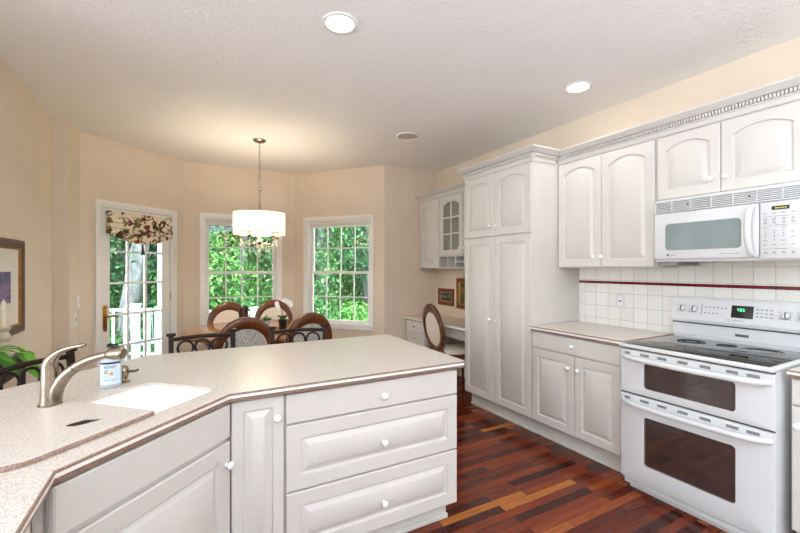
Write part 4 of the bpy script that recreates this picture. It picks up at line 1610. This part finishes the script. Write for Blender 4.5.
def make_chair(label, group):
    """oval-back side chair; the sitter faces +y; origin on the floor under the seat"""
    t = thing('dining_chair', label, 'chair', group=group)
    tilt = math.radians(9)
    TB = Matrix.Translation((0, -0.235, 0.44)) @ Matrix.Rotation(tilt, 4, 'X')
    n = 48
    oz, oa, ob = 0.278, 0.245, 0.275      # outer oval
    iz, ia, ib = 0.262, 0.186, 0.192      # opening
    rings = []
    for i in range(n):
        a = 2 * PI * i / n
        ca, sa = math.cos(a), math.sin(a)
        o_ = (oa * ca, oz + ob * sa)
        i_ = (ia * ca, iz + ib * sa)
        mid = ((o_[0] + i_[0]) / 2, (o_[1] + i_[1]) / 2)
        q = lambda p, s: (lerp(mid[0], p[0], s), lerp(mid[1], p[1], s))
        pts = []
        for (p, s, y) in ((o_, 1.0, -0.010), (o_, 0.82, -0.020), (o_, 0.0, -0.024), (i_, 0.80, -0.020), (i_, 1.0, -0.012), (i_, 1.0, 0.010), (i_, 0.8, 0.018), (o_, 0.0, 0.022), (o_, 0.82, 0.018), (o_, 1.0, 0.010)):
            x, z = q(p, s)
            pts.append(TB @ Vector((x, y, z)))
        rings.append(pts)
    MB().rings(rings, loop=True).build('back_frame', 'chairwood', t, smooth=50)

    def pad(y0, y1, bulge, name, mat):
        mb = MB()
        rr = []
        for s_, y in ((1.015, y0), (1.0, y1), (0.75, y1 + bulge * 0.55), (0.4, y1 + bulge * 0.9), (0.02, y1 + bulge)):
            rr.append([TB @ Vector((ia * s_ * math.cos(2 * PI * i / n), y, iz + ib * s_ * math.sin(2 * PI * i / n))) for i in range(n)])
        return mb.rings(rr).build(name, mat, t, smooth=60)
    pad(-0.001, 0.010, 0.016, 'front_back_pad', 'fabricw')
    pad(0.001, -0.010, -0.008, 'rear_back_panel', 'fabricg')
    # seat
    seat = [(-0.20, -0.22), (0.20, -0.22), (0.235, -0.10), (0.25, 0.10), (0.235, 0.235), (0.15, 0.265), (0.0, 0.272), (-0.15, 0.265), (-0.235, 0.235), (-0.25, 0.10), (-0.235, -0.10)]
    mb = MB()
    mb.rings([[Vector((x * s_, y * s_, z)) for x, y in seat] for s_, z in ((0.96, 0.385), (1.0, 0.392), (1.0, 0.432), (0.98, 0.438))])
    mb.build('seat_frame', 'chairwood', t)
    mb = MB()
    mb.rings([[Vector((x * s_, y * s_, z)) for x, y in seat] for s_, z in ((0.955, 0.436), (0.965, 0.455), (0.93, 0.476), (0.75, 0.490), (0.4, 0.496), (0.02, 0.498))])
    mb.build('seat_cushion', 'fabricw', t, smooth=60)
    for sx_ in (-1, 1):
        MB().tube([(sx_ * 0.205, 0.215, 0.41), (sx_ * 0.212, 0.222, 0.34), (sx_ * 0.205, 0.218, 0.2), (sx_ * 0.198, 0.215, 0.06), (sx_ * 0.206, 0.226, 0.0)], [0.026, 0.025, 0.018, 0.013, 0.018], 12).build('leg', 'chairwood', t)
        ptop = TB @ Vector((sx_ * 0.125, 0, 0.05))
        MB().tube([ptop, (sx_ * 0.165, -0.232, 0.43), (sx_ * 0.178, -0.225, 0.37), (sx_ * 0.182, -0.24, 0.2), (sx_ * 0.188, -0.285, 0.0)], [0.020, 0.023, 0.022, 0.018, 0.016], 12).build('leg', 'chairwood', t)
    return t


GRP = 'oval-back chairs round the dining table'
proto = make_chair('oval-back chair with grey woven back panel, left of the two turned away from camera', GRP)


def chair_at(o, bx, by, face):
    """put the middle of the back at (bx, by), sitter looking along the angle face"""
    r = face - PI / 2
    off = 0.30
    o.rotation_euler = (0, 0, r)
    o.location = (bx + off * math.cos(face), by + off * math.sin(face), 0)
    return o


def toward(bx, by, extra=0.0):
    return math.atan2(CY - by, CX - bx) + extra


chair_at(proto, 0.475, 3.51, math.radians(96))
c2_ = copy_tree(proto)
c2_['label'] = 'oval-back chair with grey woven back panel, right of the two turned away from camera'
chair_at(c2_, 1.04, 3.59, math.radians(105))
c3_ = copy_tree(proto)
c3_['label'] = 'oval-back chair facing camera under the middle window, left of the far pair'
chair_at(c3_, 0.505, 5.17, math.radians(-79))
c4_ = copy_tree(proto)
c4_['label'] = 'oval-back chair facing camera behind the white orchid'
chair_at(c4_, 1.05, 5.26, math.radians(-84))
c5_ = copy_tree(proto)
c5_['label'] = 'oval-back chair with cream seat drawn up to the built-in desk'
c5_['group'] = 'desk seating'
del c5_['group']
c5_.name = 'desk_chair'
chair_at(c5_, 2.50, 3.80, math.radians(-8))
for chd in c5_.children:
    if chd.name.startswith('rear_back_panel'):
        chd.data = chd.data.copy()
        chd.data.materials[0] = M['fabricw'].m

# orchid, succulent, mills on the table
oc = thing('potted_orchid', 'white orchid in a black pot on the dining table', 'plant', (0.945, 4.27, 0.760))
MB().lathe([(0.034, 0), (0.036, 0.004), (0.046, 0.085), (0.048, 0.092), (0.043, 0.092), (0.040, 0.078), (0.001, 0.078)], 22).build('pot', 'black', oc)


def leaf_shape(mb, base, dirv, length, width, droop=0.3, n=7, cup=0.25):
    d = Vector(dirv).normalized()
    side_ = d.cross(Vector((0, 0, 1)))
    if side_.length < 0.01:
        side_ = Vector((1, 0, 0))
    side_.normalize()
    nrm = side_.cross(d).normalized()
    L_, C_, R_ = [], [], []
    for i in range(n + 1):
        t = i / n
        p = Vector(base) + d * (length * t) + Vector((0, 0, -droop * length * t * t))
        w = width * (math.sin(PI * min(1, t * 0.98 + 0.02)) ** 0.7) * (1 - 0.35 * t)
        C_.append(mb.bm.verts.new(p))
        L_.append(mb.bm.verts.new(p + side_ * w / 2 + nrm * cup * w * 0.5))
        R_.append(mb.bm.verts.new(p - side_ * w / 2 + nrm * cup * w * 0.5))
    for i in range(n):
        mb.bm.faces.new((L_[i], C_[i], C_[i + 1], L_[i + 1]))
        mb.bm.faces.new((C_[i], R_[i], R_[i + 1], C_[i + 1]))


random.seed(11)
mb = MB()
for k in range(9):
    a = k * 2.4
    leaf_shape(mb, (0.01 * math.cos(a), 0.01 * math.sin(a), 0.082), (math.cos(a), math.sin(a), 1.2 + 0.3 * (k % 3)), 0.10, 0.052, 0.30)
mb.build('leaves', 'leafO', oc, smooth=60)
stm = MB()
stem_pts = [(0, 0, 0.08), (0.0, 0.0, 0.18), (0.005, 0.0, 0.25), (0.03, -0.01, 0.285), (0.065, -0.02, 0.275)]
stem2 = [(0, 0, 0.08), (-0.012, 0.0, 0.17), (-0.03, 0.0, 0.22), (-0.055, 0.0, 0.235)]
stm.tube(stem_pts, 0.0025, 6)
stm.tube(stem2, 0.0025, 6)
stm.build('flower_stem', 'leafO', oc)


def blossom(c, nrm, s):
    mb = MB()
    nv = Vector(nrm).normalized()
    q = nv.to_track_quat('Z', 'Y').to_matrix().to_4x4()
    T = Matrix.Translation(c) @ q
    for k in range(5):
        a = 2 * PI * k / 5
        T2 = T @ Matrix.Rotation(a, 4, 'Z')
        pts = [(0.002, 0, 0), (0.4 * s, 0.36 * s, 0.10 * s), (0.8 * s, 0.40 * s, 0.14 * s), (1.0 * s, 0.0, 0.05 * s), (0.8 * s, -0.40 * s, 0.14 * s), (0.4 * s, -0.36 * s, 0.10 * s)]
        mb.face([T2 @ Vector(p) for p in pts])
    mb.ball(c, s * 0.18, 8)
    return mb.build('blossom', 'petal', oc, smooth=0)


fdir = (-0.55, -1.0, 0.1)
for c_ in ((0.062, -0.02, 0.27), (0.035, -0.015, 0.285), (0.078, -0.03, 0.245), (0.012, -0.01, 0.292), (-0.055, -0.005, 0.235), (-0.043, -0.012, 0.205), (-0.062, -0.01, 0.262)):
    blossom(c_, (fdir[0] + random.uniform(-0.3, 0.3), fdir[1], fdir[2] + random.uniform(-0.3, 0.3)), 0.027)

sv = thing('glass_planter', 'low clear glass bowl with green sprigs left of the orchid', 'plant', (0.80, 4.42, 0.760))
MB().lathe([(0.03, 0), (0.034, 0.003), (0.045, 0.04), (0.05, 0.075), (0.048, 0.075), (0.043, 0.04), (0.03, 0.006), (0.001, 0.006)], 22).build('bowl', 'crystal', sv)
mb = MB()
for k in range(26):
    a = random.uniform(0, 2 * PI)
    leaf_shape(mb, (0.02 * math.cos(a), 0.02 * math.sin(a), 0.06 + random.uniform(0, 0.02)), (math.cos(a), math.sin(a), random.uniform(0.3, 1.3)), random.uniform(0.055, 0.09), 0.03, 0.2)
mb.build('leaves', 'leafO', sv, smooth=60)
for (x, y, hs, lab) in ((0.567, 4.56, 1.0, 'taller dark wooden pepper mill on the dining table'), (0.625, 4.57, 1.04, 'dark wooden salt mill right of its twin on the dining table')):
    ml = thing('pepper_mill' if hs == 1.0 else 'salt_mill', lab.replace('taller ', 'left-hand '), 'mill', (x, y, 0.760))
    MB().lathe([(0.026, 0), (0.027, 0.01), (0.024, 0.03), (0.018, 0.07 * hs), (0.016, 0.11 * hs), (0.021, 0.145 * hs), (0.022, 0.165 * hs), (0.014, 0.17 * hs)], 18).build('body', 'darkwood', ml)
    MB().lathe([(0.014, 0.17 * hs), (0.021, 0.178 * hs), (0.022, 0.195 * hs), (0.014, 0.21 * hs), (0.006, 0.215 * hs), (0.008, 0.225 * hs), (0.001, 0.23 * hs)], 18).build('cap', 'darkwood', ml)

# ------------------------------------------------------------------ iron counter stools


def make_stool(label):
    """counter stool, sitter faces +y; origin on the floor under the seat"""
    t = thing('counter_stool', label, 'stool', group='iron stools behind the peninsula')
    w = 0.187
    for s_ in (-1, 1):
        po = MB()
        po.box(-0.014, 0.014, -0.014, 0.014, 0, 0.36, 0.003)
        o = po.build('back_post', 'iron', t, (s_ * w, -0.20, 0.60), (math.radians(5), 0, 0))
        MB().box(-0.026, 0.026, -0.022, 0.022, 0.348, 0.368, 0.006).build('finial_cap', 'iron', o)
        MB().tube([(s_ * 0.187, -0.195, 0.62), (s_ * 0.195, -0.21, 0.3), (s_ * 0.21, -0.235, 0.0)], 0.014, 8).build('leg', 'iron', t)
        MB().tube([(s_ * 0.17, 0.18, 0.60), (s_ * 0.185, 0.195, 0.3), (s_ * 0.20, 0.215, 0.0)], 0.014, 8).build('leg', 'iron', t)
    bk = MB()
    ty = lambda z: -0.20 - (z - 0.60) * math.tan(math.radians(5))
    for z, th in ((0.925, 0.013), (0.80, 0.009)):
        bk.tube([(-w, ty(z), z), (-w * 0.5, ty(z) - 0.02, z + 0.004), (0, ty(z) - 0.027, z + 0.006), (w * 0.5, ty(z) - 0.02, z + 0.004), (w, ty(z), z)], th, 8)
    bk.build('back_rail', 'iron', t)
    for k in (-1, 0, 1):
        cx_ = k * 0.103
        c_ = []
        for i in range(24):
            a = 2 * PI * i / 24
            x = cx_ + 0.046 * math.cos(a)
            z = 0.862 + 0.046 * math.sin(a)
            c_.append((x, ty(z) - 0.027 * (1 - (x / w) ** 2), z))
        MB().tube(c_, 0.0075, 8, loop=True).build('ring_ornament', 'iron', t)
    MB().box(-0.20, 0.20, -0.20, 0.20, 0.585, 0.615, 0.01).build('seat_frame', 'iron', t)
    MB().box(-0.195, 0.195, -0.18, 0.195, 0.612, 0.665, 0.022, seg=3).build('seat_cushion', 'fabricw', t)
    fr = MB()
    for s_ in (-1, 1):
        fr.tube([(s_ * 0.19, 0.203, 0.2), (s_ * 0.20, -0.215, 0.2)], 0.009, 8)
    fr.tube([(-0.19, 0.203, 0.2), (0.19, 0.203, 0.2)], 0.010, 8)
    fr.tube([(-0.20, -0.215, 0.2), (0.20, -0.215, 0.2)], 0.009, 8)
    fr.build('footrest', 'iron', t)
    return t


def stool_at(o, pl, pr):
    """left and right post tops (seen from behind the counter: from the camera) decide place and turn"""
    mx, my = (pl[0] + pr[0]) / 2, (pl[1] + pr[1]) / 2
    ang = math.atan2(pr[1] - pl[1], pr[0] - pl[0]) + PI     # sitter's right is camera-left
    o.rotation_euler = (0, 0, ang)
    off = -0.225
    o.location = (mx - off * -math.sin(ang), my - off * math.cos(ang), 0)


s1 = make_stool('iron stool with ring back nearest the glazed door, middle of the three stools')
stool_at(s1, (-0.053, 2.96), (0.325, 2.99))
s2 = copy_tree(s1)
s2['label'] = 'iron stool with ring back in front of the orchid, rightmost of three'
stool_at(s2, (0.575, 2.955), (0.955, 2.90))
s3 = copy_tree(s1)
s3['label'] = 'iron stool with ring back behind the faucet at the left picture edge'
stool_at(s3, (-0.71, 2.36), (-0.50, 2.675))

# ------------------------------------------------------------------ left wall: picture, console, candlestick, plant
pl = framed('framed_picture', 'large framed violet print on the left wall above the console', 'picture', 1.05, 0.645, 0.060, 0.028, 'art1', 0.16, True, 'framedark')
pl.location = (LX, 2.775, 0.937)
pl.rotation_euler = (0, 0, PI / 2)
# console against the wall
cs_ = thing('console_table', 'dark wood console table against the left wall', 'table', (LX + 0.004, 2.60, 0))
MB().box(0.0, 0.175, 0.0, 0.75, 0.832, 0.856, 0.006).build('table_top', 'darkwood', cs_)
MB().box(0.01, 0.155, 0.03, 0.72, 0.75, 0.832, 0.003).build('apron', 'darkwood', cs_)
for x in (0.03, 0.14):
    for y in (0.05, 0.70):
        MB().tube([(x, y, 0.76), (x, y, 0.55), (x, y, 0.0)], [0.020, 0.018, 0.012], 8).build('leg', 'darkwood', cs_)
MB().box(0.015, 0.155, 0.04, 0.71, 0.16, 0.18).build('lower_shelf', 'darkwood', cs_)
cd = thing('candlestick', 'cream turned candlestick with an ivory taper candle on the console', 'candlestick', (-0.928, 3.25, 0.856))
MB().lathe([(0.045, 0), (0.045, 0.010), (0.030, 0.020), (0.020, 0.03), (0.030, 0.045), (0.036, 0.060), (0.028, 0.078), (0.022, 0.088), (0.034, 0.105), (0.036, 0.122), (0.026, 0.138), (0.022, 0.148), (0.032, 0.160), (0.034, 0.172), (0.020, 0.18)], 22).build('stick', 'cream', cd)
MB().lathe([(0.0125, 0.176), (0.012, 0.30), (0.0115, 0.325), (0.004, 0.335), (0.001, 0.345)], 16).build('candle', 'candle', cd)
pt = thing('potted_plant', 'green leafy houseplant spilling over the console edge at the left picture edge', 'plant', (-0.925, 2.71, 0.856))
MB().lathe([(0.045, 0), (0.05, 0.005), (0.068, 0.09), (0.072, 0.10), (0.064, 0.10), (0.060, 0.085), (0.001, 0.085)], 22).build('pot', 'cream', pt)
vn, lf = MB(), MB()
random.seed(8)
for k, (tx_, ty_, tz_) in enumerate(((0.06, 0.52, 0.012), (0.085, 0.44, 0.0), (0.10, 0.36, 0.03), (0.05, 0.40, 0.06), (0.115, 0.30, -0.05), (0.10, 0.22, 0.05), (0.11, 0.40, -0.045))):
    tx_, tz_ = tx_ + 0.045, tz_ + 0.015
    vn.tube([(0, 0, 0.08), (tx_ * 0.5, ty_ * 0.4, 0.11), (tx_ * 0.9, ty_ * 0.8, (0.10 + tz_) / 2 + 0.01), (tx_, ty_, tz_)], 0.0025, 6)
    for q in (0.62, 1.0):
        b_ = Vector((tx_ * q, lerp(0, ty_, q), lerp(0.09, tz_, q)))
        leaf_shape(lf, b_, (random.uniform(0.3, 0.9), random.uniform(-0.7, 0.1), random.uniform(-0.8, -0.3)), random.uniform(0.075, 0.10), 0.062, 0.15, cup=0.12)
vn.build('vines', 'leafP', pt)
lf.build('leaves', 'leafP', pt, smooth=60)

# ------------------------------------------------------------------ outdoors
struct(MB().box(-40, 40, 4, 70, -1.3, -1.1).build('ground', 'grass', smooth=0))
DZ = -0.16
dkp = [(-3.6, 6.05), (1.2, 6.05), (1.2, 6.75), (-0.55, 8.35), (-3.6, 8.35)]
struct(MB().prism(dkp, DZ - 0.08, DZ).build('deck', 'board', smooth=0))


def railing(label, a, b, posts):
    L_ = math.hypot(b[0] - a[0], b[1] - a[1])
    r = thing('deck_railing', label, 'railing', (a[0], a[1], DZ), math.atan2(b[1] - a[1], b[0] - a[0]))
    MB().box(0, L_, -0.035, 0.035, 0.83, 0.87, 0.006).build('top_rail', 'deck', r)
    MB().box(0, L_, -0.025, 0.025, 0.08, 0.12, 0.006).build('bottom_rail', 'deck', r)
    n = int(L_ / 0.15)
    bm_ = MB().box(-0.018, 0.018, -0.018, 0.018, 0.10, 0.84).mesh('baluster', 'deck')
    for i in range(1, n):
        place('baluster', bm_, r, (L_ * i / n, 0, 0))
    pm_ = MB()
    pm_.box(-0.06, 0.06, -0.06, 0.06, 0, 0.91)
    pm_ = pm_.mesh('post', 'deck')
    cm_ = MB().box(-0.078, 0.078, -0.078, 0.078, 0.905, 0.94, 0.008).mesh('post_cap', 'deck')
    for s_ in posts:
        p = place('post', pm_, r, (s_, 0, 0))
        place('post_cap', cm_, p)
    return r


railing('white deck railing seen through the glazed door, running left from the square post', (-3.5, 8.2), (-0.66, 8.15), [0.0, 2.84])
railing('white deck railing seen through the glazed door, running right from the square post', (-0.58, 8.08), (1.05, 6.60), [2.20])
# white porch post outside the door
pp = thing('porch_post', 'tall white porch post outside at the right side of the glazed door', 'post', (-0.235, 6.30, DZ))
MB().box(-0.03, 0.03, -0.03, 0.03, 0, 3.2, 0.006).build('shaft', 'deck', pp)
MB().box(-0.045, 0.045, -0.045, 0.045, 0, 0.16, 0.008).build('base', 'deck', pp)
# patio chair
pc = thing('patio_chair', 'grey metal patio armchair on the deck outside the glazed door', 'chair', (-0.42, 7.25, DZ), math.radians(200))
for s_ in (-1, 1):
    MB().tube([(s_ * 0.24, 0.22, 0.0), (s_ * 0.24, 0.23, 0.40), (s_ * 0.245, 0.20, 0.62), (s_ * 0.25, 0.10, 0.67), (s_ * 0.25, -0.20, 0.66)], 0.013, 8).build('arm', 'patio', pc)
    MB().tube([(s_ * 0.23, -0.24, 0.0), (s_ * 0.23, -0.20, 0.42), (s_ * 0.22, -0.26, 0.80)], 0.013, 8).build('rear_leg', 'patio', pc)
MB().box(-0.23, 0.23, -0.2, 0.23, 0.41, 0.435, 0.01).build('seat', 'patio', pc)
mb = MB()
mb.tube([(-0.22, -0.26, 0.80), (0, -0.27, 0.86), (0.22, -0.26, 0.80)], 0.013, 8)
for k in range(-3, 4):
    mb.tube([(k * 0.06, -0.205, 0.44), (k * 0.06, -0.258, 0.83)], 0.008, 6)
mb.build('backrest', 'patio', pc)

# woodland


def leaf_cloud(name, mat, blobs, count, size, seed):
    """thousands of folded leaf blades scattered through the outer part of a set of ellipsoids"""
    rnd = random.Random(seed)
    vs, fs = [], []
    wts = [b[3] * b[4] for b in blobs]
    for _ in range(count):
        cx_, cy_, cz_, rx, rz = rnd.choices(blobs, wts)[0]
        v = Vector((rnd.gauss(0, 1), rnd.gauss(0, 1), rnd.gauss(0, 1))).normalized()
        r = rnd.uniform(0.45, 1.05) ** 0.6
        p = Vector((cx_ + v.x * rx * r, cy_ + v.y * rx * r, cz_ + v.z * rz * r))
        nrm = (v + Vector((rnd.gauss(0, .6), rnd.gauss(0, .6), rnd.gauss(0.3, .6)))).normalized()
        t = nrm.cross(Vector((rnd.gauss(0, 1), rnd.gauss(0, 1), rnd.gauss(0, 1)))).normalized()
        b_ = nrm.cross(t)
        s_ = size * rnd.uniform(0.6, 1.35)
        i0 = len(vs)
        vs += [p - t * s_, p + b_ * s_ * 0.48 + nrm * s_ * 0.14, p + t * s_, p - b_ * s_ * 0.48 + nrm * s_ * 0.14]
        fs += [(i0, i0 + 1, i0 + 2), (i0, i0 + 2, i0 + 3)]
    me = bpy.data.meshes.new(name)
    me.from_pydata([tuple(v) for v in vs], [], fs)
    me.materials.append(M[mat].m)
    return me


def tree_kind(seed, mat, count, size, hgt, spread, lean=0.0, tr=0.16, low=0.25):
    rnd = random.Random(seed)
    blobs = []
    for k in range(11):
        z = hgt * rnd.uniform(low, 1.0)
        rr = spread * (1.15 - 0.6 * abs(z / hgt - 0.55))
        a = rnd.uniform(0, 2 * PI)
        d_ = rr * rnd.uniform(0.2, 0.75)
        blobs.append((d_ * math.cos(a) + lean * z / hgt, d_ * math.sin(a), z, rr * rnd.uniform(0.45, 0.7), rr * rnd.uniform(0.3, 0.5)))
    mb = MB()
    pts = [(lean * t + 0.06 * math.sin(5 * t + seed), 0.05 * math.cos(4 * t + seed), hgt * t * 0.95) for t in (0, 0.05, 0.2, 0.4, 0.6, 0.8, 1.0)]
    mb.tube(pts, [tr * 1.5, tr * 1.1, tr, tr * 0.85, tr * 0.65, tr * 0.4, tr * 0.1], 12)
    for (bx, by, bz, br_, _z) in blobs:
        t0 = max(0.15, bz / hgt - 0.2)
        mb.tube([(lean * t0, 0, hgt * t0 * 0.95), (lerp(lean * t0, bx, 0.5), by * 0.5, lerp(hgt * t0 * 0.95, bz, 0.6)), (bx, by, bz)], [tr * 0.4, tr * 0.25, tr * 0.08], 6)
    return mb.mesh('trunk', 'bark'), leaf_cloud('foliage', mat, blobs, count, size, seed)


kinds = [tree_kind(1, 'leafA', 17000, 0.058, 9.0, 2.3, 0.3, 0.16, 0.16), tree_kind(2, 'leafB', 17000, 0.062, 10.0, 2.4, -0.3, 0.18, 0.14), tree_kind(3, 'leafC', 16000, 0.056, 7.5, 2.2, 0.2, 0.13, 0.14)]
KL = ['leafy mid-green tree in the woods beyond the windows', 'darker green tree in the woods beyond the windows', 'lime-green tree in the woods beyond the windows']
random.seed(21)
spots = []
for row, (yy, n, x0_, x1_) in enumerate(((12.5, 6, -3.5, 8.5), (15.5, 8, -5, 12), (19.5, 9, -7, 15), (24.5, 10, -9, 19), (30, 10, -12, 24))):
    for i in range(n):
        spots.append((lerp(x0_, x1_, (i + 0.5) / n) + random.uniform(-0.6, 0.6), yy + random.uniform(-1.2, 1.2), (i + row) % 3, random.uniform(0, 6.28), random.uniform(0.85, 1.2)))
for x, y, kd, rz, sc_ in spots:
    t = thing('tree', KL[kd], 'tree', (x, y, -1.1), rz, 'woodland trees behind the house')
    t.scale = (sc_, sc_, sc_)
    place('trunk', kinds[kd][0], t)
    place('foliage', kinds[kd][1], t)
# the big leaning grey trunk seen through the door
bt = thing('big_tree', 'large grey leaning tree trunk seen through the glazed door', 'tree', (-1.15, 10.7, -1.1))
mb = MB()
mb.tube([(0, 0, 0), (0.02, 0, 0.25), (0.10, 0, 1.2), (0.25, 0, 2.3), (0.44, 0, 3.4), (0.66, 0, 4.8), (0.9, 0.1, 7.0), (1.2, 0.2, 9.5)], [0.33, 0.22, 0.185, 0.17, 0.165, 0.15, 0.13, 0.05], 18)
mb.tube([(0.26, 0, 2.8), (0.62, 0.1, 3.9), (1.0, 0.2, 5.6), (1.3, 0.3, 7.0)], [0.12, 0.11, 0.09, 0.03], 12)
mb.build('trunk', 'bark', bt)
place('foliage', leaf_cloud('foliage', 'leafA', [(1.0, 0, 7.2, 2.4, 1.2), (0.2, 0.5, 6.2, 1.8, 0.9), (2.0, 0.2, 6.4, 1.5, 0.8), (1.4, -0.2, 8.8, 1.8, 1.2), (-1.3, 0.6, 4.4, 0.9, 0.5)], 15000, 0.056, 9), bt)
# shrubs
shk = []
for sd0, mt in ((31, 'leafC'), (32, 'leafA')):
    bl = [(0, 0, 0.7, 0.8, 0.55), (0.5, 0.2, 0.6, 0.6, 0.45), (-0.5, -0.1, 0.55, 0.6, 0.45), (0.1, 0.1, 1.15, 0.5, 0.35)]
    st_ = MB()
    for b_ in bl:
        st_.tube([(0, 0, 0), (b_[0] * 0.5, b_[1] * 0.5, b_[2] * 0.6), b_[:3]], [0.03, 0.02, 0.008], 6)
    shk.append((st_.mesh('stems', 'bark'), leaf_cloud('foliage', mt, bl, 6000, 0.04, sd0)))
SL = ['bright lime-green shrub below the trees beyond the windows', 'mid-green rounded shrub below the trees beyond the windows']
for i, (x, y) in enumerate(((1.5, 8.4), (2.6, 8.8), (3.6, 8.3), (4.6, 9.2), (0.4, 9.6), (1.3, 10.2), (2.2, 10.6), (3.3, 10.4), (5.4, 10.2), (-0.2, 11.2), (-1.9, 10.6), (6.3, 11.2))):
    t = thing('shrub', SL[i % 2], 'shrub', (x, y, -1.1), i * 1.1, 'shrubs below the trees')
    sc_ = 1.0 + 0.25 * ((i * 7) % 4) / 3
    t.scale = (sc_, sc_, sc_)
    place('stems', shk[i % 2][0], t)
    place('foliage', shk[i % 2][1], t)
